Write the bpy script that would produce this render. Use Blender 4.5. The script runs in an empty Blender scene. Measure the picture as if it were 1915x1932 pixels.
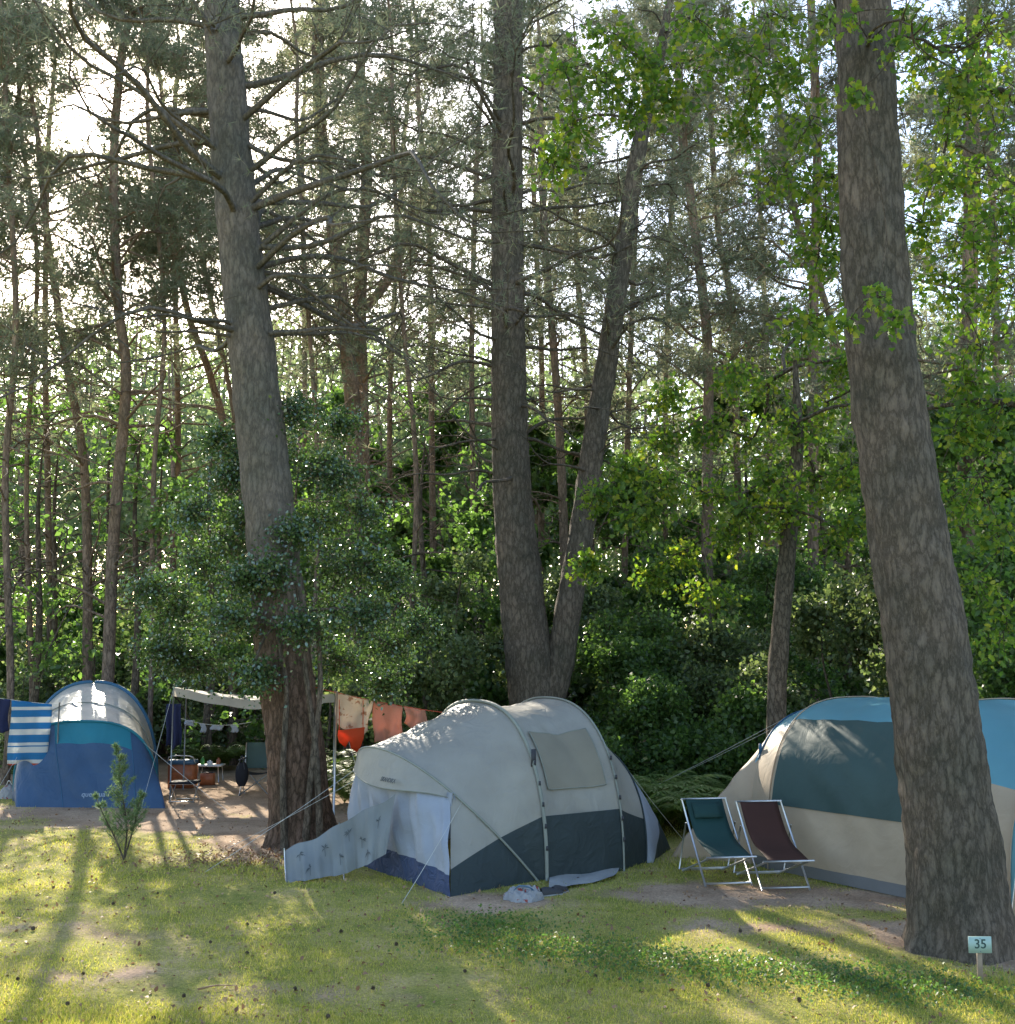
import bpy, math, numpy as np
from mathutils import Vector
rng=np.random.default_rng(7)
# ---------------------------------------------------------------- camera maths (measurements -> metres)
F=2150.0; CX=957.5; CY=966.0; H=2.6; PITCH=math.atan(264/2150)
cp,sp=math.cos(PITCH),math.sin(PITCH)
def ray(px,py):
    a=(px-CX)/F; b=(CY-py)/F
    return np.array([a,cp-b*sp,sp+b*cp])
def P(px,py,Y):
    d=ray(px,py); return np.array([0,0,H])+d*(Y/d[1])
def G(px,py):
    d=ray(px,py); return np.array([0,0,H])+d*(-H/d[2])
AZ=math.radians(21); EL=math.radians(26)
SUN=np.array([-math.sin(AZ)*math.cos(EL),math.cos(AZ)*math.cos(EL),math.sin(EL)])
# ---------------------------------------------------------------- helpers
col=bpy.context.scene.collection
def nrm(v): return v/np.maximum(np.linalg.norm(v,axis=-1,keepdims=True),1e-9)
def snoise(x,y,s,seed=0):
    r=np.random.default_rng(seed); o=np.zeros_like(np.asarray(x,float))
    for i in range(7):
        a=r.uniform(0,6.28); k=r.uniform(.6,1.9)/s*6.28/2; ph=r.uniform(0,6.28)
        o=o+np.sin((x*math.cos(a)+y*math.sin(a))*k+ph+1.3*np.sin((y*math.cos(a)-x*math.sin(a))*k*.7+ph*2))
    return o/3.2
class Acc:
    def __init__(s): s.V=[];s.Fs=[];s.n=0
    def add(s,V,Fc):
        V=np.asarray(V,float).reshape(-1,3); s.V.append(V)
        if isinstance(Fc,np.ndarray): Fc=[Fc]
        for f in Fc: s.Fs.append(np.asarray(f,dtype=np.int64)+s.n)
        s.n+=len(V)
        return s
    def mesh(s,name,base=(0,0,0),smooth=False):
        me=bpy.data.meshes.new(name)
        V=np.concatenate(s.V) - np.asarray(base,float)
        groups=[f for f in s.Fs if len(f)]
        loops=np.concatenate([f.ravel() for f in groups])
        cnt=np.concatenate([np.full(f.shape[0],f.shape[1]) for f in groups])
        st=np.concatenate([[0],np.cumsum(cnt)[:-1]])
        me.vertices.add(len(V)); me.vertices.foreach_set('co',V.ravel().astype(np.float32))
        me.loops.add(len(loops)); me.loops.foreach_set('vertex_index',loops.astype(np.int32))
        me.polygons.add(len(cnt)); me.polygons.foreach_set('loop_start',st.astype(np.int32))
        me.polygons.foreach_set('loop_total',cnt.astype(np.int32))
        if smooth: me.polygons.foreach_set('use_smooth',np.ones(len(cnt),bool))
        me.update(calc_edges=True)
        return me
def thing(name,label,category,base,group=None):
    e=bpy.data.objects.new(name,None); e.empty_display_size=.2
    e.location=Vector([float(v) for v in base]); col.objects.link(e)
    e['label']=label; e['category']=category
    if group: e['group']=group
    e['_b']=[float(v) for v in base]
    return e
def part(parent,name,acc,mat,smooth=False,label=None,root=None):
    base=np.array(list((root or parent)['_b']))
    me=acc.mesh(name,base,smooth); o=bpy.data.objects.new(name,me); me.materials.append(mat)
    col.objects.link(o); o.parent=parent
    if label:o['label']=label
    return o
def single(name,acc,mat,smooth=False,label=None,category=None,kind=None,base=(0,0,0),group=None):
    me=acc.mesh(name,base,smooth); o=bpy.data.objects.new(name,me); me.materials.append(mat)
    o.location=Vector([float(v) for v in base]); col.objects.link(o)
    if label:o['label']=label
    if category:o['category']=category
    if kind:o['kind']=kind
    if group:o['group']=group
    return o
def tubes(Pt,R,sides=5,cap=False):
    Pt=np.asarray(Pt,float); R=np.asarray(R,float)
    if Pt.ndim==2: Pt=Pt[None];R=R[None]
    B,n,_=Pt.shape
    T=nrm(np.gradient(Pt,axis=1))
    m=np.abs(T[:,:,2]).mean(1)>.75
    ref=np.where(m[:,None],np.array([[1.,0,0]]),np.array([[0,0,1.]]))[:,None,:]
    u=nrm(np.cross(T,np.broadcast_to(ref,T.shape))); v=np.cross(T,u)
    a=np.arange(sides)/sides*2*np.pi
    V=Pt[:,:,None,:]+R[:,:,None,None]*(np.cos(a)[None,None,:,None]*u[:,:,None,:]+np.sin(a)[None,None,:,None]*v[:,:,None,:])
    i=np.arange(n-1)[:,None]; j=np.arange(sides)[None,:]
    q=np.stack([i*sides+j,i*sides+(j+1)%sides,(i+1)*sides+(j+1)%sides,(i+1)*sides+j],-1).reshape(-1,4)
    Fq=(q[None]+(np.arange(B)*n*sides)[:,None,None]).reshape(-1,4)
    out=[Fq]
    if cap:
        b=(np.arange(B)*n*sides)[:,None]
        out.append(b+np.arange(sides)[None,:]); out.append(b+(n-1)*sides+np.arange(sides)[None,::-1])
    return V.reshape(-1,3),out
def sticks(S,E,r0,r1,sides=3):
    Pt=np.stack([S,E],1); R=np.stack([np.broadcast_to(r0,len(S)),np.broadcast_to(r1,len(S))],1)
    return tubes(Pt,R,sides)
def spline(pts,n):
    pts=np.asarray(pts,float); m=len(pts)
    p=np.vstack([2*pts[0]-pts[1],pts,2*pts[-1]-pts[-2]])
    t=np.linspace(0,m-1-1e-6,n); i=t.astype(int); f=(t-i)[:,None]
    a,b,c,d=p[i],p[i+1],p[i+2],p[i+3]
    return .5*((2*b)+(-a+c)*f+(2*a-5*b+4*c-d)*f**2+(-a+3*b-3*c+d)*f**3)
def rods(acc,segs,r,sides=8):
    for s in segs:
        s=np.asarray(s,float); V,Fc=tubes(s,np.full(len(s),r),sides,cap=True); acc.add(V,Fc)
    return acc
def box(acc,c,s,rz=0,taper=1.0,bev=0.0):
    sx,sy,sz=[k/2 for k in s]; c=np.asarray(c,float)
    b=min(bev,sx*.9,sy*.9)
    def ring(hx,hy,z):
        return [(-hx+b,-hy,z),(hx-b,-hy,z),(hx,-hy+b,z),(hx,hy-b,z),(hx-b,hy,z),(-hx+b,hy,z),(-hx,hy-b,z),(-hx,-hy+b,z)] if b>0 else [(-hx,-hy,z),(hx,-hy,z),(hx,hy,z),(-hx,hy,z)]
    V=np.array(ring(sx,sy,-sz)+ring(sx*taper,sy*taper,sz)); n=len(V)//2
    R=np.array([[math.cos(rz),-math.sin(rz)],[math.sin(rz),math.cos(rz)]])
    V[:,:2]=V[:,:2]@R.T
    q=np.array([[i,(i+1)%n,n+(i+1)%n,n+i] for i in range(n)])
    acc.add(V+c,[q,np.arange(n)[None,::-1],n+np.arange(n)[None,:]])
    return acc
def grid(acc,Gd,closed=False):
    Gd=np.asarray(Gd); n,m,_=Gd.shape
    i=np.arange(n-1)[:,None]; j=np.arange(m-1)[None,:]
    q=np.stack([i*m+j,i*m+j+1,(i+1)*m+j+1,(i+1)*m+j],-1).reshape(-1,4)
    acc.add(Gd.reshape(-1,3),q); return acc
RH=np.array([(0,0),(.28,.3),(.3,.6),(0,1),(-.3,.6),(-.28,.3)])
QD=np.array([(0,0),(.36,.5),(0,1),(-.36,.5)])
OAK=np.array([(0,0),(.10,.18),(.26,.24),(.17,.38),(.36,.5),(.22,.6),(.34,.78),(.16,.82),(0,1),(-.18,.86),(-.33,.76),(-.2,.62),(-.37,.5),(-.16,.4),(-.25,.22),(-.1,.16)])
def leaves(acc,Pt,size,outline,up=.8,droop=.2,r=rng):
    N=len(Pt)
    if N==0: return
    size=np.broadcast_to(size,N)*r.uniform(.65,1.2,N)
    a=r.normal(size=(N,3)); a[:,2]-=droop; a=nrm(a)
    n=r.normal(size=(N,3)); n[:,2]+=up; n=nrm(n-(n*a).sum(1,keepdims=True)*a); b=np.cross(n,a)
    o=outline
    V=Pt[:,None,:]+size[:,None,None]*(o[None,:,0:1]*b[:,None,:]+o[None,:,1:2]*a[:,None,:]-(.25*o[None,:,1:2]**2-.5*np.abs(o[None,:,0:1]))*n[:,None,:])
    k=len(o); acc.add(V.reshape(-1,3),np.arange(N*k).reshape(N,k))
def needles(acc,Pt,D,m,L,w,r=rng):
    N=len(Pt)
    d=nrm(nrm(D)[:,None,:]*.55+nrm(r.normal(size=(N,m,3))))
    s=nrm(np.cross(d,r.normal(size=(N,m,3))))*w
    l=L*r.uniform(.7,1.2,(N,m,1)); c=Pt[:,None,:]
    V=np.stack([c-s,c+s,c+d*l],2); acc.add(V.reshape(-1,3),np.arange(N*m*3).reshape(-1,3))
# foliage is culled along sun rays, shaping lit patches on clearing and tents
TE=math.tan(EL)
def dapple_keep(Pt,r=rng,thin=.008,prob=False):
    s=Pt[:,2]/TE
    x=Pt[:,0]+math.sin(AZ)*s; y=Pt[:,1]-math.cos(AZ)*s
    inr=((y>7.6)&(y<14.9)&(x>-8)&(x<4.8))|((y>13)&(y<24)&(x>-11)&(x<-1.5))
    nz=snoise(x,y,2.0,5)+.5*snoise(x,y,.8,6)
    p=np.where(inr&(nz>-.85),thin,np.where(inr,.3,1.0))
    def at(Y0): s=(Pt[:,1]-Y0)/math.cos(AZ); return s>1,Pt[:,0]+math.sin(AZ)*s,Pt[:,2]-s*TE
    k,x,z=at(15.6); q=k&(x>-5.3)&(x<-.9)&(z>1.4)&(z<5.6)&(snoise(x,z,1.2,15)>-.4); p=np.where(q,np.minimum(p,.12),p)
    k,x,z=at(12.); q=k&(x>.2)&(x<7)&(z>2.5)&(z<9.5)&(snoise(x,z,1.5,16)>-.3); p=np.where(q,np.minimum(p,.42),p)
    k,x,z=at(14.5); q=k&(x>-2.4)&(x<6.5)&(z>.7)&(z<2.4)&(snoise(x,z,.9,17)>-.5); p=np.where(q,np.minimum(p,.01),p)
    k,x,z=at(20.); q=k&(x>-9.5)&(x<-2.5)&(z>.5)&(z<2.4)&(snoise(x,z,.9,18)>-.45); p=np.where(q,np.minimum(p,.015),p)
    k,x,z=at(18.5); q=k&(Pt[:,1]>23.5)&(x>-.5)&(x<6)&(z>.3)&(z<3.6)&(snoise(x,z,.8,19)>-.3); p=np.where(q,np.minimum(p,.12),p)
    k,x,z=at(1.0); rr=np.hypot(x,(z-2.6)*1.0)+.5*snoise(x,z,.9,31); q=k&(rr<1.9); p=np.where(q,np.minimum(p,np.clip((rr-.6)/1.6,.04,1)),p)
    return p if prob else r.random(len(Pt))<p
# ---------------------------------------------------------------- materials
def newmat(name):
    m=bpy.data.materials.new(name); m.use_nodes=True; nt=m.node_tree; nt.nodes.clear()
    o=nt.nodes.new('ShaderNodeOutputMaterial'); return m,nt,o
def N(nt,t,**k):
    n=nt.nodes.new(t)
    for a,b in k.items(): setattr(n,a,b)
    return n
def ramp(nt,fac,stops):
    r=N(nt,'ShaderNodeValToRGB'); e=r.color_ramp.elements
    while len(e)<len(stops): e.new(.5)
    for i,(p,c) in enumerate(stops): e[i].position=p; e[i].color=(*c,1)
    nt.links.new(fac,r.inputs[0]); return r.outputs[0]
def leafmat(name,cols,trans,tmix=.45,rough=.5,spec=.4):
    m,nt,o=newmat(name); L=nt.links.new
    g=N(nt,'ShaderNodeNewGeometry'); c=ramp(nt,g.outputs['Random Per Island'],[(i/(len(cols)-1),k) for i,k in enumerate(cols)])
    p=N(nt,'ShaderNodeBsdfPrincipled'); L(c,p.inputs['Base Color']); p.inputs['Roughness'].default_value=rough; p.inputs['Specular IOR Level'].default_value=spec
    t=N(nt,'ShaderNodeBsdfTranslucent'); 
    mx=N(nt,'ShaderNodeMix',data_type='RGBA',blend_type='MULTIPLY'); mx.inputs[0].default_value=1
    L(c,mx.inputs[6]); mx.inputs[7].default_value=(*trans,1); L(mx.outputs[2],t.inputs[0])
    s=N(nt,'ShaderNodeMixShader'); s.inputs[0].default_value=tmix; L(p.outputs[0],s.inputs[1]); L(t.outputs[0],s.inputs[2]); L(s.outputs[0],o.inputs[0])
    return m
def barkmat(name,c0,c1,c2,sc=(9,9,2.2),bump=.8,upper=None):
    m,nt,o=newmat(name); L=nt.links.new
    tc=N(nt,'ShaderNodeTexCoord'); mp=N(nt,'ShaderNodeMapping'); mp.inputs['Scale'].default_value=sc; L(tc.outputs['Object'],mp.inputs[0])
    nz=N(nt,'ShaderNodeTexNoise'); nz.inputs['Scale'].default_value=1.6; nz.inputs['Detail'].default_value=8; nz.inputs['Roughness'].default_value=.7; L(mp.outputs[0],nz.inputs[0])
    ad=N(nt,'ShaderNodeVectorMath',operation='MULTIPLY_ADD'); L(nz.outputs['Color'],ad.inputs[0]); ad.inputs[1].default_value=(1.8,1.8,1.8); L(mp.outputs[0],ad.inputs[2])
    v=N(nt,'ShaderNodeTexVoronoi',feature='DISTANCE_TO_EDGE'); L(ad.outputs[0],v.inputs['Vector']); v.inputs['Scale'].default_value=1
    n2=N(nt,'ShaderNodeTexNoise'); n2.inputs['Scale'].default_value=3.5; n2.inputs['Detail'].default_value=10; n2.inputs['Roughness'].default_value=.75; L(mp.outputs[0],n2.inputs[0])
    ca=ramp(nt,v.outputs[0],[(0,c0),(.16,c1),(.6,c2)])
    n3=N(nt,'ShaderNodeTexNoise'); n3.inputs['Scale'].default_value=1.7; n3.inputs['Detail'].default_value=3; L(tc.outputs['Object'],n3.inputs[0])
    cb=ramp(nt,n2.outputs[0],[(.32,(.6,.59,.58)),(.5,(.93,.93,.93)),(.7,(1.3,1.27,1.2))]); cc=ramp(nt,n3.outputs[0],[(.35,(.78,.82,.78)),(.65,(1.15,1.1,1.05))])
    m1=N(nt,'ShaderNodeMix',data_type='RGBA',blend_type='MULTIPLY'); m1.inputs[0].default_value=1
    out=ca
    if upper:
        sx=N(nt,'ShaderNodeSeparateXYZ'); L(tc.outputs['Object'],sx.inputs[0])
        mr=N(nt,'ShaderNodeMapRange'); L(sx.outputs[2],mr.inputs[0]); mr.inputs[1].default_value=upper[0]; mr.inputs[2].default_value=upper[1]
        cu=ramp(nt,v.outputs[0],[(0,tuple(k*.55 for k in upper[2])),(.2,tuple(k*.88 for k in upper[2])),(.6,upper[2])])
        m3=N(nt,'ShaderNodeMix',data_type='RGBA'); L(mr.outputs[0],m3.inputs[0]); L(ca,m3.inputs[6]); L(cu,m3.inputs[7]); out=m3.outputs[2]
    L(out,m1.inputs[6]); L(cb,m1.inputs[7])
    m2=N(nt,'ShaderNodeMix',data_type='RGBA',blend_type='MULTIPLY'); m2.inputs[0].default_value=1; L(m1.outputs[2],m2.inputs[6]); L(cc,m2.inputs[7])
    p=N(nt,'ShaderNodeBsdfPrincipled'); L(m2.outputs[2],p.inputs['Base Color']); p.inputs['Roughness'].default_value=.9; p.inputs['Specular IOR Level'].default_value=.2
    mm=N(nt,'ShaderNodeMath',operation='ADD'); r2=N(nt,'ShaderNodeMath',operation='MULTIPLY'); L(n2.outputs[0],r2.inputs[0]); r2.inputs[1].default_value=.8
    mn=N(nt,'ShaderNodeMath',operation='MINIMUM'); L(v.outputs[0],mn.inputs[0]); mn.inputs[1].default_value=.3
    L(mn.outputs[0],mm.inputs[0]); L(r2.outputs[0],mm.inputs[1])
    b=N(nt,'ShaderNodeBump'); b.inputs['Strength'].default_value=bump; b.inputs['Distance'].default_value=.045; L(mm.outputs[0],b.inputs['Height']); L(b.outputs[0],p.inputs['Normal'])
    L(p.outputs[0],o.inputs[0]); return m
def cloth(name,c,tmix=.35,rough=.6,wr=.5,scale=5,tcol=None,spots=None):
    m,nt,o=newmat(name); L=nt.links.new
    tc=N(nt,'ShaderNodeTexCoord'); nz=N(nt,'ShaderNodeTexNoise'); nz.inputs['Scale'].default_value=scale; nz.inputs['Detail'].default_value=4; nz.inputs['Distortion'].default_value=1.2; L(tc.outputs['Object'],nz.inputs[0])
    n2=N(nt,'ShaderNodeTexNoise'); n2.inputs['Scale'].default_value=1.8; n2.inputs['Detail'].default_value=5; L(tc.outputs['Object'],n2.inputs[0])
    cc=ramp(nt,n2.outputs[0],[(.3,tuple(k*.84 for k in c)),(.7,tuple(min(1,k*1.08) for k in c))])
    if spots:
        v=N(nt,'ShaderNodeTexVoronoi'); v.inputs['Scale'].default_value=spots[1]; L(tc.outputs['Object'],v.inputs['Vector'])
        nn=N(nt,'ShaderNodeTexNoise'); nn.inputs['Scale'].default_value=spots[1]*3; L(tc.outputs['Object'],nn.inputs[0])
        ad=N(nt,'ShaderNodeMath',operation='ADD'); L(v.outputs['Distance'],ad.inputs[0]); L(nn.outputs[0],ad.inputs[1])
        f=ramp(nt,ad.outputs[0],[(.72,(1,1,1)),(.78,(0,0,0))])
        mx=N(nt,'ShaderNodeMix',data_type='RGBA'); L(f,mx.inputs[0]); L(cc,mx.inputs[6]); mx.inputs[7].default_value=(*spots[0],1); cc=mx.outputs[2]
    p=N(nt,'ShaderNodeBsdfPrincipled'); L(cc,p.inputs['Base Color']); p.inputs['Roughness'].default_value=rough; p.inputs['Specular IOR Level'].default_value=.3
    b=N(nt,'ShaderNodeBump'); b.inputs['Strength'].default_value=wr; b.inputs['Distance'].default_value=.05; L(nz.outputs[0],b.inputs['Height']); L(b.outputs[0],p.inputs['Normal'])
    t=N(nt,'ShaderNodeBsdfTranslucent')
    if tcol: t.inputs[0].default_value=(*tcol,1)
    else: L(cc,t.inputs[0])
    s=N(nt,'ShaderNodeMixShader'); s.inputs[0].default_value=tmix; L(p.outputs[0],s.inputs[1]); L(t.outputs[0],s.inputs[2]); L(s.outputs[0],o.inputs[0])
    return m
def plain(name,c,rough=.5,metal=0,noise=.15):
    m,nt,o=newmat(name); L=nt.links.new
    tc=N(nt,'ShaderNodeTexCoord'); nz=N(nt,'ShaderNodeTexNoise'); nz.inputs['Scale'].default_value=14; nz.inputs['Detail'].default_value=4; L(tc.outputs['Object'],nz.inputs[0])
    cc=ramp(nt,nz.outputs[0],[(.3,tuple(k*(1-noise) for k in c)),(.7,tuple(min(1,k*(1+noise)) for k in c))])
    p=N(nt,'ShaderNodeBsdfPrincipled'); L(cc,p.inputs['Base Color']); p.inputs['Roughness'].default_value=rough; p.inputs['Metallic'].default_value=metal; L(p.outputs[0],o.inputs[0]); return m
M={}
M['bark_near']=barkmat('bark_near',(.085,.07,.055),(.16,.13,.105),(.22,.18,.145),(12,12,3.8),.8)
M['bark_red']=barkmat('bark_red',(.07,.045,.03),(.17,.105,.075),(.25,.165,.125),(11,11,3.4),.9,upper=(2.0,4.3,(.23,.20,.17)))
M['bark_pine']=barkmat('bark_pine',(.10,.075,.06),(.23,.17,.135),(.31,.235,.19),(12,12,3.5),.7,upper=(4,9,(.40,.28,.21)))
M['bark_dark']=barkmat('bark_dark',(.05,.04,.03),(.14,.11,.085),(.19,.155,.12),(16,16,5),.5)
M['needle']=leafmat('pine_needles',[(.14,.165,.11),(.18,.205,.13),(.23,.24,.16),(.26,.22,.16)],(1.5,1.55,1.3),.48,.5,.3)  # needle colour lightened and greyed to stand in for sun haze
M['oak']=leafmat('oak_leaves',[(.045,.085,.02),(.07,.125,.025),(.11,.165,.03),(.19,.19,.035)],(2.9,3.1,1.1),.53,.4,.4)
M['beech']=leafmat('green_leaves',[(.05,.09,.03),(.08,.135,.04),(.12,.185,.05)],(2.4,2.7,1.4),.45,.42,.5)
M['bush']=leafmat('undergrowth_leaves',[(.07,.105,.045),(.11,.15,.06),(.17,.2,.09)],(2.1,2.2,1.4),.42,.4,.5)
M['holly']=leafmat('holly_leaves',[(.035,.065,.025),(.06,.10,.038),(.095,.145,.055)],(2.4,2.8,1.4),.25,.14,1.0)
M['fern']=leafmat('fern_leaves',[(.12,.18,.05),(.18,.25,.07),(.25,.3,.11)],(1.8,1.9,1.1),.45,.5)
M['cypress']=leafmat('cypress_sprays',[(.10,.16,.075),(.15,.22,.10),(.22,.28,.14)],(1.5,1.6,1.1),.45,.5)
M['far']=leafmat('far_leaves',[(.12,.16,.09),(.17,.22,.11),(.24,.28,.14)],(1.8,1.9,1.35),.45,.6,.2)  # aerial haze is imitated by this paler leaf colour
M['grass']=leafmat('grass_blades',[(.21,.26,.04),(.31,.34,.06),(.46,.41,.12),(.56,.48,.2)],(1.45,1.45,.75),.5,.5,.3)
M['litter']=leafmat('leaf_litter',[(.14,.07,.035),(.26,.15,.08),(.42,.28,.15)],(1.3,1.1,.8),.15,.6)
M['t_light']=cloth('tent_fabric_light_grey',(.41,.385,.335),.32,.5,.5,5)
M['t_front']=cloth('tent_fabric_sky_shade_grey',(.33,.355,.41),.15,.6,.25,6)  # bluish cast of sky light in shade is put into the fabric colour
M['t_dark']=cloth('tent_fabric_slate',(.032,.045,.047),.08,.6,.5,5)
M['t_navy']=cloth('tent_fabric_navy',(.045,.07,.15),.2,.6,.8,6)
M['t_window']=cloth('tent_window_curtain',(.30,.265,.20),.25,.5,.3,4)
M['t_trim']=cloth('tent_trim_olive_grey',(.26,.27,.23),.1,.6,.1)
M['t_beige']=cloth('tent_fabric_beige',(.50,.39,.28),.28,.6,.4,3)
M['t_blue']=cloth('tent_fabric_blue',(.17,.43,.54),.5,.42,.3,3,(.38,.70,.80))
M['t_dkblue']=cloth('tent_fabric_dark_blue',(.05,.15,.26),.2,.5,.3,3)
M['t_grey']=cloth('tent_mesh_grey',(.045,.085,.08),.15,.5,.2,3)
M['t_band']=cloth('tent_skirt_grey_blue',(.17,.17,.17),.1,.6,.2,3)
M['t_royal']=cloth('tent_fabric_royal_blue',(.05,.10,.19),.2,.5,.6,4)
M['t_teal']=cloth('tent_fabric_teal',(.03,.22,.30),.3,.5,.4,4)
M['t_silver']=cloth('tent_fabric_silver',(.62,.60,.54),.4,.35,.6,4)
M['canvas']=cloth('canvas_tarp',(.50,.44,.35),.4,.7,.4,4)
M['palmcloth']=cloth('windbreak_cloth',(.20,.215,.22),.05,.8,.15,5)
M['ink']=plain('printed_ink',(.07,.08,.085),.8)
M['white_ink']=plain('white_print',(.25,.31,.4),.6)
M['alu']=plain('aluminium_tube',(.55,.56,.58),.35,.8,.05)
M['steel']=plain('painted_pole',(.25,.26,.27),.4,.5)
M['rope']=plain('white_cord',(.5,.5,.47),.8)
M['red_rope']=plain('red_cord',(.5,.07,.03),.8)
M['teal_sling']=cloth('deckchair_teal',(.014,.05,.045),.08,.7,.2)
M['maroon_sling']=cloth('deckchair_maroon',(.06,.022,.014),.08,.7,.2)
M['peach']=cloth('peach_towel',(.58,.30,.21),.42,.9,.5,8)
M['orange']=cloth('orange_cloth',(.85,.13,.04),.45,.8,.4,8)
M['floral']=cloth('floral_cloth',(.6,.52,.42),.42,.8,.5,7,None,((.4,.25,.16),9))
M['navy_cloth']=cloth('navy_towel',(.02,.025,.07),.1,.9,.4)
M['black_cloth']=cloth('black_cloth',(.015,.015,.02),.05,.8,.4)
M['wood']=plain('weathered_wood',(.28,.21,.15),.8)
M['sign']=plain('sign_face',(.34,.46,.40),.5,0,.05)  # face colour darkened to carry the shade around the post
M['sign_ink']=plain('sign_number',(.03,.07,.06),.6)
M['plastic_white']=plain('white_plastic',(.6,.6,.57),.4)
M['plastic_orange']=plain('orange_plastic',(.36,.12,.05),.4)
M['plastic_blue']=plain('blue_plastic',(.05,.12,.2),.4)
M['plastic_green']=plain('green_plastic',(.06,.25,.05),.4)
M['rubber']=plain('dark_rubber',(.03,.03,.035),.6)
M['cone']=plain('pine_cone_brown',(.10,.07,.045),.9,0,.4)
M['bagcloth']=cloth('patterned_bag',(.30,.30,.31),.05,.8,.9,8,None,((.28,.06,.05),12))
M['mat']=cloth('doormat',(.30,.30,.29),.02,.9,.3,8)
def striped():
    m,nt,o=newmat('striped_towel'); L=nt.links.new
    tc=N(nt,'ShaderNodeTexCoord'); sx=N(nt,'ShaderNodeSeparateXYZ'); L(tc.outputs['Object'],sx.inputs[0])
    a=N(nt,'ShaderNodeMath',operation='MULTIPLY'); L(sx.outputs[2],a.inputs[0]); a.inputs[1].default_value=.93
    r=N(nt,'ShaderNodeValToRGB'); r.color_ramp.interpolation='CONSTANT'; e=r.color_ramp.elements
    W_=(.62,.62,.6); B_=(.03,.19,.40)
    st=[(0,W_),(.05,(.5,.09,.06)),(.08,W_),(.14,B_),(.25,W_),(.34,B_),(.36,W_),(.41,B_),(.53,W_),(.62,B_),(.72,W_),(.81,B_),(.92,W_),(.97,B_)]
    while len(e)<len(st): e.new(.5)
    for i,(p,c) in enumerate(st): e[i].position=p; e[i].color=(*c,1)
    L(a.outputs[0],r.inputs[0])
    p=N(nt,'ShaderNodeBsdfPrincipled'); L(r.outputs[0],p.inputs['Base Color']); p.inputs['Roughness'].default_value=.9
    t=N(nt,'ShaderNodeBsdfTranslucent'); L(r.outputs[0],t.inputs[0]); s=N(nt,'ShaderNodeMixShader'); s.inputs[0].default_value=.4
    L(p.outputs[0],s.inputs[1]); L(t.outputs[0],s.inputs[2]); L(s.outputs[0],o.inputs[0]); return m
M['striped']=striped()
# ---------------------------------------------------------------- ground
def dirt(x,y):
    d=np.zeros_like(x)
    for cx,cy,rx,ry,s in [(-5.2,19.4,3.8,3.0,1.15),(-2.9,16.2,1.6,1.3,.9),(2.9,12.7,2.2,.7,1.0),(4.6,10.6,1.3,.9,1.0),(-5,22.5,6,2.4,.9),(.3,12.3,1.2,.4,.6),(-3,11.2,2.2,.7,.45),(-4,9.5,1.8,.5,.45),(1.5,10.2,2,.35,.35),(-1.5,9,1.5,.4,.4),(2.5,11.3,2,.4,.5)]:
        d=np.maximum(d,s*np.exp(-(((x-cx)/rx)**2+((y-cy)/ry)**2)**1.5))
    d=np.maximum(d,np.clip((y-20)/4,0,1)*.9)
    return np.clip(d+.28*snoise(x,y,1.6,3)+.15*snoise(x,y,.5,4),0,1)
def gz(x,y): return .02*snoise(x,y,3.0,11)*np.clip((30-y)/10,0,1)
xs=np.concatenate([[-600,-300,-150,-80,-50,-30,-20],np.arange(-14,14.01,.14),[20,30,50,80,150,300,600]])
ys=np.concatenate([[-200,-60,-20,-8,0,4],np.arange(6,32,.14),[34,38,45,60,90,150,300,600,1200]])
X,Y=np.meshgrid(xs,ys,indexing='ij'); Z=gz(X,Y)
gacc=Acc(); grid(gacc,np.stack([X,Y,Z],-1)[::-1])
m,nt,o=newmat('forest_lawn'); L=nt.links.new
tc=N(nt,'ShaderNodeTexCoord'); at=N(nt,'ShaderNodeAttribute',attribute_name='dirt')
n1=N(nt,'ShaderNodeTexNoise'); n1.inputs['Scale'].default_value=1.3; n1.inputs['Detail'].default_value=8; n1.inputs['Roughness'].default_value=.7; L(tc.outputs['Object'],n1.inputs[0])
n2=N(nt,'ShaderNodeTexNoise'); n2.inputs['Scale'].default_value=38; n2.inputs['Detail'].default_value=6; n2.inputs['Roughness'].default_value=.75; L(tc.outputs['Object'],n2.inputs[0])
gr=ramp(nt,n1.outputs[0],[(.35,(.20,.22,.05)),(.5,(.33,.30,.09)),(.65,(.47,.37,.17))])
dr=ramp(nt,n1.outputs[0],[(.35,(.30,.20,.13)),(.65,(.50,.36,.25))])
mx=N(nt,'ShaderNodeMix',data_type='RGBA'); 
rr=ramp(nt,at.outputs['Fac'],[(.3,(0,0,0)),(.65,(1,1,1))]); L(rr,mx.inputs[0]); L(gr,mx.inputs[6]); L(dr,mx.inputs[7])
fn=ramp(nt,n2.outputs[0],[(.3,(.45,.45,.42)),(.5,(.95,.95,.95)),(.75,(1.5,1.45,1.35))])
m1=N(nt,'ShaderNodeMix',data_type='RGBA',blend_type='MULTIPLY'); m1.inputs[0].default_value=1; L(mx.outputs[2],m1.inputs[6]); L(fn,m1.inputs[7])
pb=N(nt,'ShaderNodeBsdfPrincipled'); pb.inputs['Roughness'].default_value=.95; pb.inputs['Specular IOR Level'].default_value=.1; L(m1.outputs[2],pb.inputs['Base Color'])
bp=N(nt,'ShaderNodeBump'); bp.inputs['Strength'].default_value=.7; bp.inputs['Distance'].default_value=.03; L(n2.outputs[0],bp.inputs['Height']); L(bp.outputs[0],pb.inputs['Normal']); L(pb.outputs[0],o.inputs[0])
g=single('ground',gacc,m,True,kind='structure',label='dry grassy forest clearing with bare sandy earth patches',category='ground')
att=g.data.attributes.new('dirt','FLOAT','POINT'); att.data.foreach_set('value',dirt(X[::-1].ravel(),Y[::-1].ravel()).astype(np.float32))
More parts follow.
